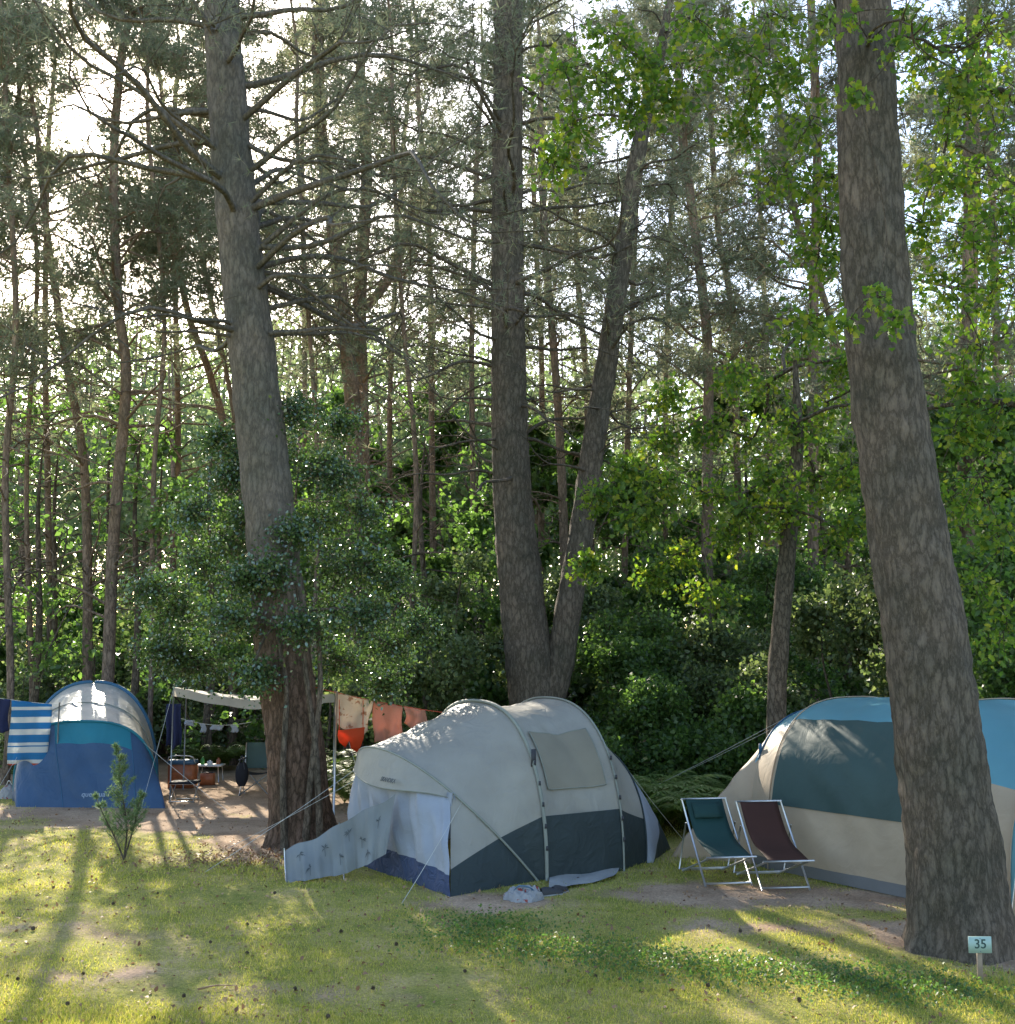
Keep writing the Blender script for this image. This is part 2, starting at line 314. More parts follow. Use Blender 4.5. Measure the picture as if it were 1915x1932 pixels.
def blades(n,y0,y1,h,w,seed):
    r=np.random.default_rng(seed)
    y=1/ r.uniform(1/y1,1/y0,n) ; x=r.uniform(-.50,.50,n)*y
    d=dirt(x,y); k=r.random(n)>d*1.35; x=x[k];y=y[k]; n=len(x)
    hh=h*r.uniform(.5,1.3,n)*(1+.5*snoise(x,y,1.1,21)).clip(.4,2)
    b=np.stack([x,y,gz(x,y)-.004],1); a=r.uniform(0,6.28,n); s=np.stack([np.cos(a),np.sin(a),0*a],1)*w
    l=r.normal(size=(n,3))*.6; l[:,2]=1; tip=b+nrm(l)*hh[:,None]
    return np.stack([b-s,b+s,tip],1).reshape(-1,3),np.arange(n*3).reshape(-1,3)
ga=Acc(); ga.add(*blades(200000,7.8,14,.032,.0038,1)); ga.add(*blades(70000,13,22,.040,.006,2))
def weeds(r,n):
    c=[(-.1,10.6),(.5,10.3),(1.1,10.0),(1.6,9.7),(2.2,9.6),(2.9,9.3),(-.2,11.3),(3.3,9.2)]; i=r.integers(0,len(c),n); c=np.array(c)[i]
    return c[:,0]+r.normal(size=n)*.4,c[:,1]+r.normal(size=n)*.26
single('grass',ga,M['grass'],kind='stuff',label='short dry lawn grass lit from behind',category='grass')
wr=np.random.default_rng(9); wx,wy=weeds(wr,7000); wa=Acc(); leaves(wa,np.stack([wx,wy,gz(wx,wy)+wr.uniform(.01,.06,len(wx))],1),.032,RH,1.2,0,wr)
single('clover_patch',wa,M['beech'],kind='stuff',label='low green clover and weeds in the lawn',category='weeds')
lr=np.random.default_rng(4)
lx=np.concatenate([lr.normal(-3.1,.8,1600),lr.uniform(-.48,.48,3600)*12]); ly=np.concatenate([lr.normal(14.9,.45,1600),lr.uniform(8,20,3600)]); lx[1600:]*=ly[1600:]/12
la=Acc(); leaves(la,np.stack([lx,ly,gz(lx,ly)+.012],1),.045,RH,2.5,0,lr)
single('fallen_leaves',la,M['litter'],kind='stuff',label='brown fallen leaves scattered on the lawn',category='leaf litter')
def cone_mesh():
    a=Acc(); 
    for k in range(6):
        z=.008+k*.007; rr=.02*math.sin((k+1.2)/7.2*math.pi)+.004
        for j in range(7):
            an=j/7*6.28+k*.45; c=np.array([math.cos(an),math.sin(an),0]); t=np.array([-c[1],c[0],0])
            a.add(np.array([c*.003+[0,0,z-.003],c*rr-t*.007+[0,0,z],c*(rr+.006)+[0,0,z+.007],c*rr+t*.007+[0,0,z]]),np.array([[0,1,2,3]]))
    V,Fc=tubes(np.array([[0,0,0],[0,0,.02],[0,0,.045]]),np.array([.008,.014,.004]),6,True); a.add(V,Fc); return a
co=single('pine_cone',cone_mesh(),M['cone'],label='small brown pine cone lying on the grass',category='pine cone',base=(0,0,0),group='pine cones on the lawn')
pc=[(470,1745),(560,1870),(300,1690),(700,1870),(125,1900),(470,1800),(640,1760),(290,1925),(395,1780),(60,1760),(980,1800),(1120,1850),(350,1885),(880,1840),(1400,1760),(1510,1900),(210,1710),(745,1790),(160,1840),(620,1920),(1340,1870),(30,1850),(520,1690),(1600,1850)]
for i,(a,b) in enumerate(pc):
    q=G(a,b); o_=co if i==0 else co.copy()
    if i: col.objects.link(o_)
    o_.location=(q[0],q[1],float(gz(q[0],q[1]))+.02); s=rng.uniform(.55,.8); o_.scale=(s,s,s); o_.rotation_euler=(rng.uniform(.9,1.7),0,rng.uniform(0,6))
q=G(408,1868); tw=Acc(); V,Fc=tubes(spline([q+[-.13,-.05,.02],q+[0,.02,.03],q+[.14,.06,.015]],8),np.linspace(.009,.004,8),6,True); tw.add(V,Fc)
V,Fc=tubes(spline([q+[0.02,.02,.03],q+[.08,-.02,.04]],4),np.linspace(.004,.002,4),5,True); tw.add(V,Fc)
single('twig',tw,M['litter'],label='broken brown twig lying on the grass',category='twig',base=q)
# ---------------------------------------------------------------- trees
def trunk_mesh(pts,rad,sides,step,rough=.05,seed=0,flare=0):
    pts=np.asarray(pts,float); ln=np.linalg.norm(np.diff(pts,axis=0),axis=1).sum(); n=max(8,int(ln/step))
    c=spline(pts,n); tt=np.linspace(0,len(rad)-1,n); r=np.interp(tt,np.arange(len(rad)),rad)
    hgt=c[:,2]-c[0,2]; r=r*(1+flare*np.exp(-hgt/.28))
    V,Fc=tubes(c,r,sides,True); V=V.reshape(n,sides,3)
    a=np.arange(sides)/sides*6.283
    d=(rough*snoise(a[None]*1.6*4/6.28*2,hgt[:,None]*2.2,1.0,seed)+.5*rough*snoise(np.cos(a)[None]*3+0*hgt[:,None],np.sin(a)[None]*3+hgt[:,None]*6,.7,seed+1))
    wrap=np.minimum(1,np.minimum(np.arange(sides),sides-np.arange(sides))/3)[None]
    root=flare*.35*np.sin(a*5+seed)[None]*np.exp(-hgt/.22)[:,None]
    d=d*wrap+root
    V=c[:,None]+(V-c[:,None])*(1+d[...,None])
    return V.reshape(-1,3),Fc,c,r
def pine_crown(bark,leaf,c,rr,z0,z1,Lmax,nb,seed,tuft=9,L=.14,w=.006,dead=8,prune=True,per=10,flat=.25,az=None,K=7,dlow=.45):
    r=np.random.default_rng(seed); zz=c[:,2]
    h=np.concatenate([r.uniform(z0,z1,nb),r.uniform(z0*dlow,z0,dead)]); isd=np.arange(nb+dead)>=nb
    B=nb+dead
    S=np.stack([np.interp(h,zz,c[:,k]) for k in range(3)],1); r0=np.interp(h,zz,rr)
    t=(h-z0)/(z1-z0); Ln=Lmax*np.where(isd,r.uniform(.35,.8,B),(1-.65*np.clip(t,0,1)**1.5)*r.uniform(.6,1.15,B))
    a=r.uniform(0,6.283,B) if az is None else r.uniform(az[0],az[1],B)
    D=np.stack([np.cos(a),np.sin(a),r.normal(flat,.25,B)],1)
    n=12; u=np.linspace(0,1,n); ph=r.uniform(0,6.28,(B,1)); side=np.stack([-np.sin(a),np.cos(a),0*a],1)
    C=S[:,None]+D[:,None]*(Ln[:,None]*u)[...,None]+side[:,None]*((.16*np.sin(u*4.5+ph)*u+.05*np.sin(u*13+ph*3)*u)*Ln[:,None])[...,None]
    C[:,:,2]+=((.2*np.sin(u*3.5+ph*1.7)*u+.05*np.sin(u*11+ph*5)*u)*Ln[:,None]) - .22*Ln[:,None]*u**2*(1-np.clip(t,0,1))[:,None]
    R=np.maximum(.005,(np.minimum(r0*.36,.010+.011*Ln))[:,None]*(1-u*.85)[None])
    V,Fc=tubes(C,R,5); bark.add(V,Fc)
    uu=r.uniform(.25,1,(B,K)); ii=uu*(n-1); i0=np.minimum(ii.astype(int),n-2); f=(ii-i0)[...,None]
    bi=np.arange(B)[:,None]; s=C[bi,i0]*(1-f)+C[bi,i0+1]*f
    d=nrm(D)[:,None]*.7+r.normal(size=(B,K,3))*.6; d[...,2]=d[...,2]*.6+.12; d=nrm(d)
    sl=(Ln[:,None]*r.uniform(.22,.48,(B,K)))[...,None]; e=s+d*sl; mid=(s+e)/2+r.normal(size=s.shape)*sl*.1
    PT=np.stack([s,mid,e],2).reshape(-1,3,3)
    if prune: PT=PT[r.random(len(PT))<np.maximum(.12,dapple_keep(PT[:,1],r,prob=True))]
    if len(PT): RR=np.broadcast_to(np.array([.010,.007,.003]),(len(PT),3)); V,Fc=tubes(PT,RR,3); bark.add(V,Fc)
    live=~isd; s=s[live];e=e[live];d=d[live]
    q=r.uniform(.1,1.05,(s.shape[0],K,per,1)); pp=s[:,:,None]+(e-s)[:,:,None]*q+r.normal(size=q.shape[:3]+(3,))*.16
    dd=np.broadcast_to(d[:,:,None],pp.shape)+r.normal(size=pp.shape)*.4+np.array([0,0,.3])
    pp=pp.reshape(-1,3);dd=dd.reshape(-1,3)
    if prune: k=dapple_keep(pp,r); pp=pp[k];dd=dd[k]
    if len(pp): 
        needles(leaf,pp,dd,tuft,L,w,r)
        V,Fc=sticks(pp-nrm(dd)*.12,pp,.003,.002); bark.add(V,Fc)
def pine(Yd,px,w0,w1,label,Lmax=2.6,nb=34,seed=0,mat='bark_pine',sides=12,flare=.25,group=None,prune=True,topz=None,step=.25,rough=.04,L=.15,w=.0065,tuft=9,per=10,dead=9,forks=(),z0=None,K=7,dlow=.45):
    pts=[P(a,b,Yd) for a,b in px]
    b0=pts[0].copy(); b0[2]=-.05; pts=[b0]+[p for p in pts if p[2]>.3]
    top=pts[-1]; tz=topz or max(top[2]+3.5,16.5)
    d=nrm(pts[-1]-pts[-2]); 
    k=(tz-top[2])/max(d[2],.5); pts.append(top+d*k*.5+np.array([.1,.1,0])); pts.append(top+d*k)
    hs=np.array([p[2] for p in pts]); pm=F/Yd
    rad=np.interp(hs,[0,max(top[2],1),tz],[w0/2/pm,w1/2/pm,.025])
    base=np.array([pts[0][0],pts[0][1],0.0])
    e=thing('pine_tree',label,'tree',base,group)
    ta=Acc(); V,Fc,c,r=trunk_mesh(pts,rad,sides,step,rough,seed,flare); ta.add(V,Fc)
    la=Acc(); z0=z0 or tz*.48
    pine_crown(ta,la,c,r,z0,tz,Lmax,nb,seed+100,tuft,L,w,dead,prune,per,K=K,dlow=dlow)
    for fk in forks:
        fp=[P(a,b,Yd+.1*i) for i,(a,b) in enumerate(fk[0])]; V,Fc,c2,r2=trunk_mesh(fp,np.linspace(fk[1],fk[2],len(fp))/2/pm,8,.2,.03,seed+5,0); ta.add(V,Fc)
        pine_crown(ta,la,c2,r2,fp[len(fp)//2][2],fp[-1][2],1.6,12,seed+77,tuft,L,w,2,prune,per)
    part(e,'trunk',ta,M[mat],True); part(e,'crown',la,M['needle'])
    return e
LT=G(566,1592); YL=LT[1]
pine(YL,[(572,1592),(556,1400),(536,1250),(512,1000),(480,700),(447,400),(430,200),(418,0)],110,70,'tall pine with reddish flaking base, trunk wrapped by holly',seed=3,mat='bark_red',sides=36,step=.07,rough=.045,topz=16,Lmax=4.6,nb=56,dead=10,flare=.35,prune=True,z0=7.9,L=.13,w=.0055,tuft=8,per=11,dlow=.88)
RT=G(1812,1788); YR=RT[1]
pine(YR,[(1812,1788),(1798,1600),(1772,1400),(1742,1180),(1712,1000),(1667,700),(1650,500),(1640,300),(1630,0)],170,106,'thick grey-brown pine trunk beside the numbered marker post',seed=11,mat='bark_near',sides=56,step=.05,rough=.04,topz=14.5,Lmax=3.0,nb=22,dead=3,flare=.28,prune=False,z0=8.8,L=.12,w=.005,dlow=.9)
YV=21.0
def fork():
    pm=F/YV; A=[(1008,1500),(1005,1310),(985,1130),(965,900),(959,600),(957,300),(960,0)]
    a=[P(*q,YV) for q in A]; a[0][2]=-.05
    b=[P(*q,YV-.05) for q in [(1030,1330),(1052,1270),(1072,1150),(1098,1000),(1118,850),(1142,700),(1172,500),(1205,280),(1245,100),(1275,-60)]]
    d=nrm(a[-1]-a[-2]); a.append(a[-1]+d*2.5); a.append(a[-1]+d*2.5)
    e=thing('pine_tree','tall pine forking into two trunks above the tents','tree',[a[0][0],a[0][1],0])
    ta=Acc(); la=Acc()
    V,Fc,c,r=trunk_mesh(a,np.array([104,92,84,72,64,60,56,35,6])/2/pm,32,.08,.045,41,.25); ta.add(V,Fc)
    V,Fc,c2,r2=trunk_mesh(b,np.array([56,54,50,47,44,42,37,31,22,10])/2/pm,22,.08,.045,42,0); ta.add(V,Fc)
    pine_crown(ta,la,c,r,8.2,18,3.8,48,43,8,.15,.0078,18,True,12,dlow=.7)
    pine_crown(ta,la,c2,r2,7.5,15,2.8,26,44,8,.15,.0078,9,True,12,dlow=.75)
    part(e,'trunk',ta,M['bark_near'],True); part(e,'crown',la,M['needle'])
fork()
BG=[(24,[(203,1300),(215,1000),(238,720),(222,560),(215,300),(230,100)],24,16,.50),
(26,[(668,1300),(668,830),(650,620),(628,420),(605,250),(600,60)],38,24,.55),
(28,[(690,1280),(684,830),(680,560),(692,330),(680,150)],30,22,.55),
(30,[(1066,1250),(1062,950),(1048,700),(1030,480),(1020,250)],19,14,.55),
(34,[(1110,1250),(1108,760),(1090,520),(1085,250)],14,11,.6),
(37,[(1020,1250),(1022,700),(1013,500),(1005,300)],13,10,.6),
(32,[(1175,1250),(1185,800),(1195,520),(1205,300)],13,10,.55),
(27,[(1335,1250),(1335,900),(1335,650),(1310,430),(1285,230),(1280,50)],24,16,.5),
(33,[(1395,1250),(1385,650),(1355,430),(1340,200)],15,11,.55),
(30,[(1600,1280),(1590,720),(1500,400),(1470,200)],16,12,.55),
(26,[(1535,1280),(1535,600),(1542,300),(1530,0)],22,16,.5),
(22,[(1815,1290),(1825,800),(1832,400),(1835,150),(1840,-60)],36,26,.5),
(30,[(1880,1290),(1880,650),(1865,200)],18,13,.5),
(25,[(165,1280),(160,900),(125,680),(90,450)],20,13,.45),
(30,[(95,1280),(90,900),(85,650),(90,300)],13,10,.5),
(27,[(440,1280),(425,850),(400,720),(350,570),(320,350)],18,12,.5),
(29,[(310,1280),(335,900),(330,500),(330,200)],13,10,.45),
(33,[(820,1280),(815,850),(810,450),(790,200)],14,10,.5),
(23,[(20,1290),(10,900),(30,600),(10,200)],14,10,.45),
(31,[(900,1280),(890,700),(900,300)],12,10,.5),
(36,[(1260,1280),(1255,800),(1270,300)],12,9,.5),
(38,[(1440,1280),(1450,800),(1430,300)],12,9,.5),
(35,[(1700,1280),(1710,700),(1690,300)],16,11,.5),
(38,[(560,1280),(575,800),(570,300)],12,9,.5),
(36,[(750,1280),(735,800),(760,300)],12,9,.5),
(25,[(-90,1280),(-80,700),(-60,200)],26,17,.45),(26,[(2010,1280),(2000,700),(1990,200)],26,18,.45),
(24.5,[(590,1290),(600,900),(575,500),(560,250)],11,8,.44),
(23.5,[(770,1290),(785,900),(760,600),(740,250)],11,8,.44),
(26,[(400,1290),(455,900),(370,400),(390,150)],11,8,.46),
(24,[(285,1290),(290,900),(310,600),(280,250)],10,8,.44),
(25.5,[(60,1290),(50,900),(70,500),(40,250)],10,8,.44)]
labs=['slender pine with orange-brown bark in the wood','tall thin pine with bare lower trunk and wispy crown']
for i,(y,px,w0,w1,zf) in enumerate(BG):
    r=np.random.default_rng(500+i); tz=y*r.uniform(.59,.67)+2.6
    fk=()
    if i==2: fk=[([(690,580),(730,530),(770,430),(788,300)],22,10)]
    if i==1: fk=[([(632,400),(660,320),(690,250),(720,160)],18,8)]
    pine(y,px,w0,w1,labs[i%2],Lmax=r.uniform(2.5,3.4),nb=46,seed=600+i*3,topz=tz,z0=tz*zf*.80 if i<27 else 7.2,group='pines of the surrounding wood',sides=10,L=.20,w=.012 if y<31 else .0145,tuft=7,per=12,forks=fk,dead=10,K=8)
def clumps(bark,leaf,C,R,ntw,per,size,outline,seed,jit=.07,up=.7,twr=.004,prune=False,droop=.2,sag=0):
    r=np.random.default_rng(seed)
    C=np.asarray(C,float); R=np.asarray(R,float)
    if R.ndim==1: R=np.repeat(R[:,None],3,1)*np.array([1,1,.75])
    K=len(C); d=nrm(r.normal(size=(K,ntw,3))); e=C[:,None]+d*R[:,None]*r.uniform(.45,1.15,(K,ntw,1)); s=C[:,None]+d*R[:,None]*.15*r.random((K,ntw,1))+r.normal(size=d.shape)*.1*R[:,None]
    e[...,2]-=(.1+sag)*R[:,None,2]
    if prune:
        kk=r.random(K*ntw)<dapple_keep((s*.5+e*.5).reshape(-1,3),r,.02,prob=True); s=s.reshape(-1,3)[kk][None]; e=e.reshape(-1,3)[kk][None]
    u=r.uniform(.15,1.05,s.shape[:2]+(per,1)); p=s[:,:,None]+(e-s)[:,:,None]*u+r.normal(size=s.shape[:2]+(per,3))*jit
    p=p.reshape(-1,3)
    p=p[p[:,2]>.03]
    leaves(leaf,p,size,outline,up,droop,r)
    if twr and s.size: V,Fc=sticks(s.reshape(-1,3),e.reshape(-1,3),twr*1.6,twr*.5); bark.add(V,Fc)
def skeleton(bark,roots,C,r0,seed):
    r=np.random.default_rng(seed); nodes=[np.asarray(p,float) for p in roots]; rad=[r0]*len(nodes)
    C=[np.asarray(c,float) for c in C]; left=list(range(len(C)))
    while left:
        best=None
        A=np.array(nodes)
        for k in left:
            dd=np.linalg.norm(A-C[k],axis=1); j=int(dd.argmin())
            if best is None or dd[j]<best[0]: best=(dd[j],k,j)
        d,k,j=best; a=nodes[j]; b=C[k]; n=max(4,int(d/.15)); m=(a+b)/2+r.normal(size=3)*.1*d+np.array([0,0,.06*d])
        c=spline([a,m,b],n); rb=max(rad[j]*.82,.008); V,Fc=tubes(c,np.linspace(rad[j]*.9 if rad[j]<r0 else r0*.6,rb*.8,n),6); bark.add(V,Fc)
        nodes+= [c[n//2],b]; rad+=[rb*.9,rb*.8]; left.remove(k)
oc=[(1060,120,11.5,.42),(1130,150,11.8,.45),(1200,110,12,.5),(1290,120,12,.5),(1370,90,12,.5),(1080,240,11.6,.36),(1040,300,11.6,.3),(1420,160,12,.5),(1490,130,12,.45),(1530,230,12,.5),(1480,310,12,.4),(1560,330,11.8,.4),(1620,170,9.6,.16),(1690,90,9.6,.18),(1760,90,11,.55),(1850,60,11,.6),(1890,170,11.4,.6),(1790,200,11.5,.5),(1860,320,11.5,.55),(1770,330,11.5,.45),(1830,440,11.5,.5),(1890,520,11.5,.55),(1790,540,11.6,.45),(1850,650,11.8,.5),(1650,560,9.5,.15),(1600,610,9.7,.17),(1690,600,9.4,.13),(1530,600,12,.4),(1545,480,12,.35),(1580,40,12,.5),(1450,30,12.2,.5),(1310,30,12.2,.5),(1900,760,11.8,.5),(1810,800,12,.4),(1190,200,12,.35),(1250,190,12,.3),(1700,20,9.8,.2),(1740,420,11.5,.35),(1900,400,10.5,.4),(1820,140,10.2,.4),(1850,900,12.5,.5),(1790,930,13,.4),(1900,1000,12.6,.5),(1840,1090,13,.45),(1900,1180,13,.45),(1820,720,12,.4),(1140,60,12,.4),(1400,230,12.2,.3),(1600,30,9.8,.2),(1560,420,12,.35)]
C=[P(a,b,y) for a,b,y,_ in oc]; Rr=[k[3]*1.22 for k in oc]
tr=[np.array([8.0,12.4,-.05]),np.array([7.9,12.4,3]),np.array([7.6,12.3,6]),np.array([7.3,12.2,9]),np.array([7.0,12.1,12])]
e=thing('oak_tree','oak with sunlit yellow-green lobed leaves on overhanging branches','tree',[8,12.4,0])
ta=Acc();la=Acc(); V,Fc,c,r=trunk_mesh(tr,[.32,.27,.22,.16,.05],18,.15,.05,5,.3); ta.add(V,Fc)
V,Fc=tubes(spline([[7.9,12.4,3.2],P(1990,790,12.2),P(1915,762,12),P(1830,758,12),P(1745,772,12.1)],24),np.linspace(.07,.02,24),8); ta.add(V,Fc)
skeleton(ta,[c[int(len(c)*.5)],c[int(len(c)*.65)],c[int(len(c)*.8)],c[-1]],C,.05,8)
big=[i for i in range(len(oc)) if oc[i][3]>=.25]; sm=[i for i in range(len(oc)) if oc[i][3]<.25]
clumps(ta,la,[C[i] for i in big],[Rr[i] for i in big],14,16,.086,OAK,12,.08,.5,.004,False,.5,.3)
clumps(ta,la,[C[i] for i in sm],[Rr[i] for i in sm],5,12,.082,OAK,14,.05,.5,.004,False,.5,.25)
cr=[(np.array([7.5,12.8,z]),.9) for z in (5,6.5,8,9.5,11)]; clumps(ta,la,[k[0] for k in cr],[k[1] for k in cr],30,18,.12,OAK,13,.1)
part(e,'trunk',ta,M['bark_dark'],True); part(e,'crown',la,M['oak'])
yb=17.5
yc=[(1500,640,.5),(1450,720,.55),(1380,700,.4),(1330,800,.5),(1420,830,.6),(1250,830,.42),(1180,880,.36),(1330,930,.5),(1210,960,.4),(1290,1040,.38),(1400,960,.45),(1340,1110,.36),(1560,760,.55),(1600,880,.5),(1540,900,.5),(1480,960,.42),(1130,930,.3),(1110,1060,.22),(1650,760,.4),(1230,1080,.3),(1600,680,.45),(1270,740,.3),(1450,900,.5),(1370,1000,.4),(1250,900,.4),(1500,800,.5),(1640,950,.4),(1580,1000,.4)]
C=[P(a,b,yb+rng.uniform(-1.2,1.2)) for a,b,_ in yc]
tp=[P(1462,1420,yb),P(1466,1300,yb),P(1478,1130,yb),P(1494,950,yb),P(1505,820,yb),P(1500,680,yb)]; tp[0][2]=-.05
e=thing('oak_tree','young slim oak with drooping green branches behind the beige tent','tree',[tp[0][0],tp[0][1],0])
ta=Acc();la=Acc(); V,Fc,c,r=trunk_mesh(tp,np.array([40,36,33,30,22,8])/2/(F/yb),14,.12,.05,15,.25); ta.add(V,Fc)
skeleton(ta,[c[int(len(c)*.6)],c[int(len(c)*.75)],c[-2]],C,.05,18); clumps(ta,la,C,[k[2]*1.3 for k in yc],18,16,.10,OAK,22,.10,.5,.004,False,.5,.3)
part(e,'trunk',ta,M['bark_dark'],True); part(e,'crown',la,M['oak'])
hb=[(520,860,.55),(430,900,.4),(600,880,.5),(470,980,.6),(600,980,.6),(380,1060,.55),(520,1080,.7),(650,1070,.6),(330,1150,.5),(440,1170,.65),(570,1180,.6),(690,1160,.55),(740,1090,.4),(300,1220,.4),(380,1250,.45),(480,1270,.4),(640,1250,.5),(740,1220,.45),(410,830,.35),(560,780,.4),(640,800,.35),(680,960,.45),(790,1180,.3),(290,1110,.35),(720,1290,.3),(360,960,.4),(560,1000,.5),(460,1090,.5),(620,1150,.5),(450,870,.4),(400,1150,.5),(340,1230,.45),(690,1060,.5),(640,900,.45),(430,1020,.5)]
YH=YL-.1
infront={11:-.6,9:-.5,15:-.6,27:-.4,6:-.55,10:-.7,26:-.4}
C=[P(a,b,YH+(infront[i] if i in infront else rng.uniform(.3,1.3))) for i,(a,b,_) in enumerate(hb)]
e=thing('holly_tree','bushy holly with glossy leaves growing around the pine','tree',[*(G(560,1585)[:2]),0])
ta=Acc();la=Acc()
for q in ([(538,1572),(534,1450),(540,1300),(520,1180)],[(576,1578),(588,1450),(604,1300),(598,1150)],[(606,1560),(596,1420),(578,1280),(560,1100)]):
    p=[P(a,b,YH-.35) for a,b in q]; p[0][2]=-.02; V,Fc,c,r=trunk_mesh(p,[.05,.042,.036,.02],10,.1,.06,int(q[0][0]),.2); ta.add(V,Fc)
roots=[P(520,1180,YH-.35),P(598,1150,YH-.35),P(560,1100,YH-.3)]
skeleton(ta,roots,C,.03,28); clumps(ta,la,C,[k[2]*1.2*(.62 if i in infront else 1) for i,k in enumerate(hb)],50,24,.056,RH,32,.10,.2)
part(e,'trunk',ta,M['bark_dark'],True); part(e,'crown',la,M['holly'])
def shrub(name,label,cat,x,y,h,wd,seed,mat,size,ntw=40,per=26,nb=None,group=None,z0=.3,prune=True,outline=QD,trunk=.05):
    r=np.random.default_rng(seed); nb=nb or int(8+h*wd*1.1)
    zz=r.uniform(z0,h,nb); k=(zz-z0)/(h-z0); prof=np.sqrt(np.clip(1-k**2,.05,1))
    a=r.uniform(0,6.283,nb); ra=np.sqrt(r.random(nb))*wd/2*prof
    C=np.stack([x+ra*np.cos(a),y+ra*np.sin(a)*.8,zz],1); R=r.uniform(.45,.85,nb)*(.35+wd*.13)
    e=thing(name,label,cat,[x,y,0],group); ta=Acc();la=Acc()
    V,Fc,c,rr=trunk_mesh([[x,y,-.05],[x+.1,y,h*.35],[x-.1,y+.1,h*.7],[x,y,h*.92]],[trunk*1.3,trunk,trunk*.6,.01],8,.3,.04,seed,.2); ta.add(V,Fc)
    skeleton(ta,[c[2],c[len(c)//2],c[-2]],C,trunk*.4,seed); clumps(ta,la,C,R,ntw,per,size,outline,seed+1,.1,.6,.004,prune)
    part(e,'trunk' if cat=='tree' else 'stem',ta,M['bark_dark'],True)
    if la.n: part(e,'crown' if cat=='tree' else 'foliage',la,M[mat])
def XY(px,Y): return (px-CX)/F*Y*1.0
for i,(px,y,h,w) in enumerate([(800,24,7.8,4.8),(690,28,8.0,4.6),(905,27,8.0,3.6),(560,27,8,4.6),(1230,30,7.5,5),(100,29,9,5),(300,29,8.5,5),(1700,27,9.5,5),(1880,21,7.5,4.2),(1420,34,11,5.5),(1000,34,10,5.5),(430,31,10,5),(-20,30,10,5),(200,33,11,5),(1560,32,10,5),(1850,33,11,5),(1120,38,11,5),(650,36,12,5.5),(820,37,12,5),(70,25,8.2,4.6),(255,24.5,8,4.6),(395,26,8.4,4.4)]):
    shrub('broadleaf_tree','green broadleaf tree standing in the wood','tree',XY(px,y),y,h,w,900+i,'beech',.15 if y<29 else .2,ntw=30,per=20,nb=26 if i<19 else 36,z0=.8,outline=RH if y<29 else QD,trunk=.08,group='broadleaf trees of the wood')
for i,(px,y,h,w,mt) in enumerate([(60,26,4.6,4,'bush'),(330,28.5,4.2,4,'bush'),(480,27.5,4.0,4,'bush'),(740,20,3.6,3.6,'bush'),(870,22,4.4,3.6,'bush'),(1150,23,3.4,4,'beech'),(1330,23,3.0,4.4,'bush'),(1560,20,3.6,3.6,'bush'),(1720,19,4.0,3.4,'bush'),(1870,16.5,4.9,2.6,'beech'),(1060,26,4.4,4,'bush'),(-40,24,3.6,3,'bush'),(180,28,5,4,'bush'),(620,25.5,4.6,4,'bush'),(1450,25,4.6,4.4,'beech'),(1960,19,4,3,'bush'),(1250,27,5,4,'beech'),(1240,20.5,1.9,2.6,'beech'),(1420,20,1.8,2.4,'beech')]):
    shrub('shrub','dense green undergrowth shrub at the wood edge','shrub',XY(px,y),y,h,w,950+i,mt,.10,ntw=32,per=20,nb=26,z0=.2,outline=QD,trunk=.03,group='undergrowth shrubs at the wood edge')
fr=np.random.default_rng(77); fa=Acc(); ft=Acc()
nT=210; fy=fr.uniform(44,90,nT); fx=fr.uniform(-.62,.62,nT)*fy; fh=np.minimum((fy-16)*TE*1.0,27)*fr.uniform(.85,1.0,nT)
for i in range(nT):
    V,Fc=tubes(spline([[fx[i],fy[i],-.1],[fx[i]+fr.normal()*.3,fy[i],fh[i]*.5],[fx[i]+fr.normal()*.5,fy[i],fh[i]]],8),np.linspace(.2,.04,8),6); ft.add(V,Fc)
    nc=34; z=fr.uniform(.4,1.0,nc)*fh[i]; 
    if i%2: z=fr.uniform(.02,.7,nc)*fh[i]
    C=np.stack([fx[i]+fr.normal(size=nc)*2.0,fy[i]+fr.normal(size=nc)*1.5,z],1)
    p=(C[:,None]+fr.normal(size=(nc,34,3))*np.array([.9,.75,.5])).reshape(-1,3); p=p[p[:,2]>0]; p=p[dapple_keep(p,fr,.02)]; leaves(fa,p,.36,QD,.6,.1,fr)
single('far_wood_foliage',fa,M['far'],kind='stuff',label='hazy mass of distant forest foliage',category='forest')
single('far_wood_trunks',ft,M['bark_pine'],True,kind='stuff',label='thin trunks of the distant forest',category='forest')
ua=Acc(); nC=620; cy=fr.uniform(27,42,nC); cx=fr.uniform(-.6,.6,nC)*cy; cz=fr.uniform(.2,5.5,nC)*fr.random(nC)**.35
p=(np.stack([cx,cy,cz],1)[:,None]+fr.normal(size=(nC,130,3))*np.array([.9,.7,.55])).reshape(-1,3); p=p[p[:,2]>0]; p=p[dapple_keep(p,fr,.05)]; leaves(ua,p,.18,QD,.6,.1,fr)
single('woodland_undergrowth',ua,M['bush'],kind='stuff',label='tangled dark undergrowth filling the wood',category='undergrowth')
def fern_acc(seed):
    r=np.random.default_rng(seed); a=Acc()
    for k in range(18):
        an=r.uniform(0,6.28); Lf=r.uniform(.5,.9); d=np.array([math.cos(an),math.sin(an),0]); t=np.array([-d[1],d[0],0])
        u=np.linspace(0,1,18); c=d[None]*(Lf*u)[:,None]*.8+np.array([0,0,1.])[None]*(Lf*(1.15*u-.75*u**2))[:,None]
        V,Fc=tubes(c,np.full(18,.003),3); a.add(V,Fc)
        for i in range(3,18):
            w=.17*math.sin(math.pi*min(1,(u[i]*.85+.12)))*(1.1-u[i]*.6)
            for s in (-1,1):
                b=c[i]; q=b+t*s*w+d*.04-np.array([0,0,.02]); a.add(np.array([b-d*.02,q,b+d*.02]),np.array([[0,1,2]]))
    return a
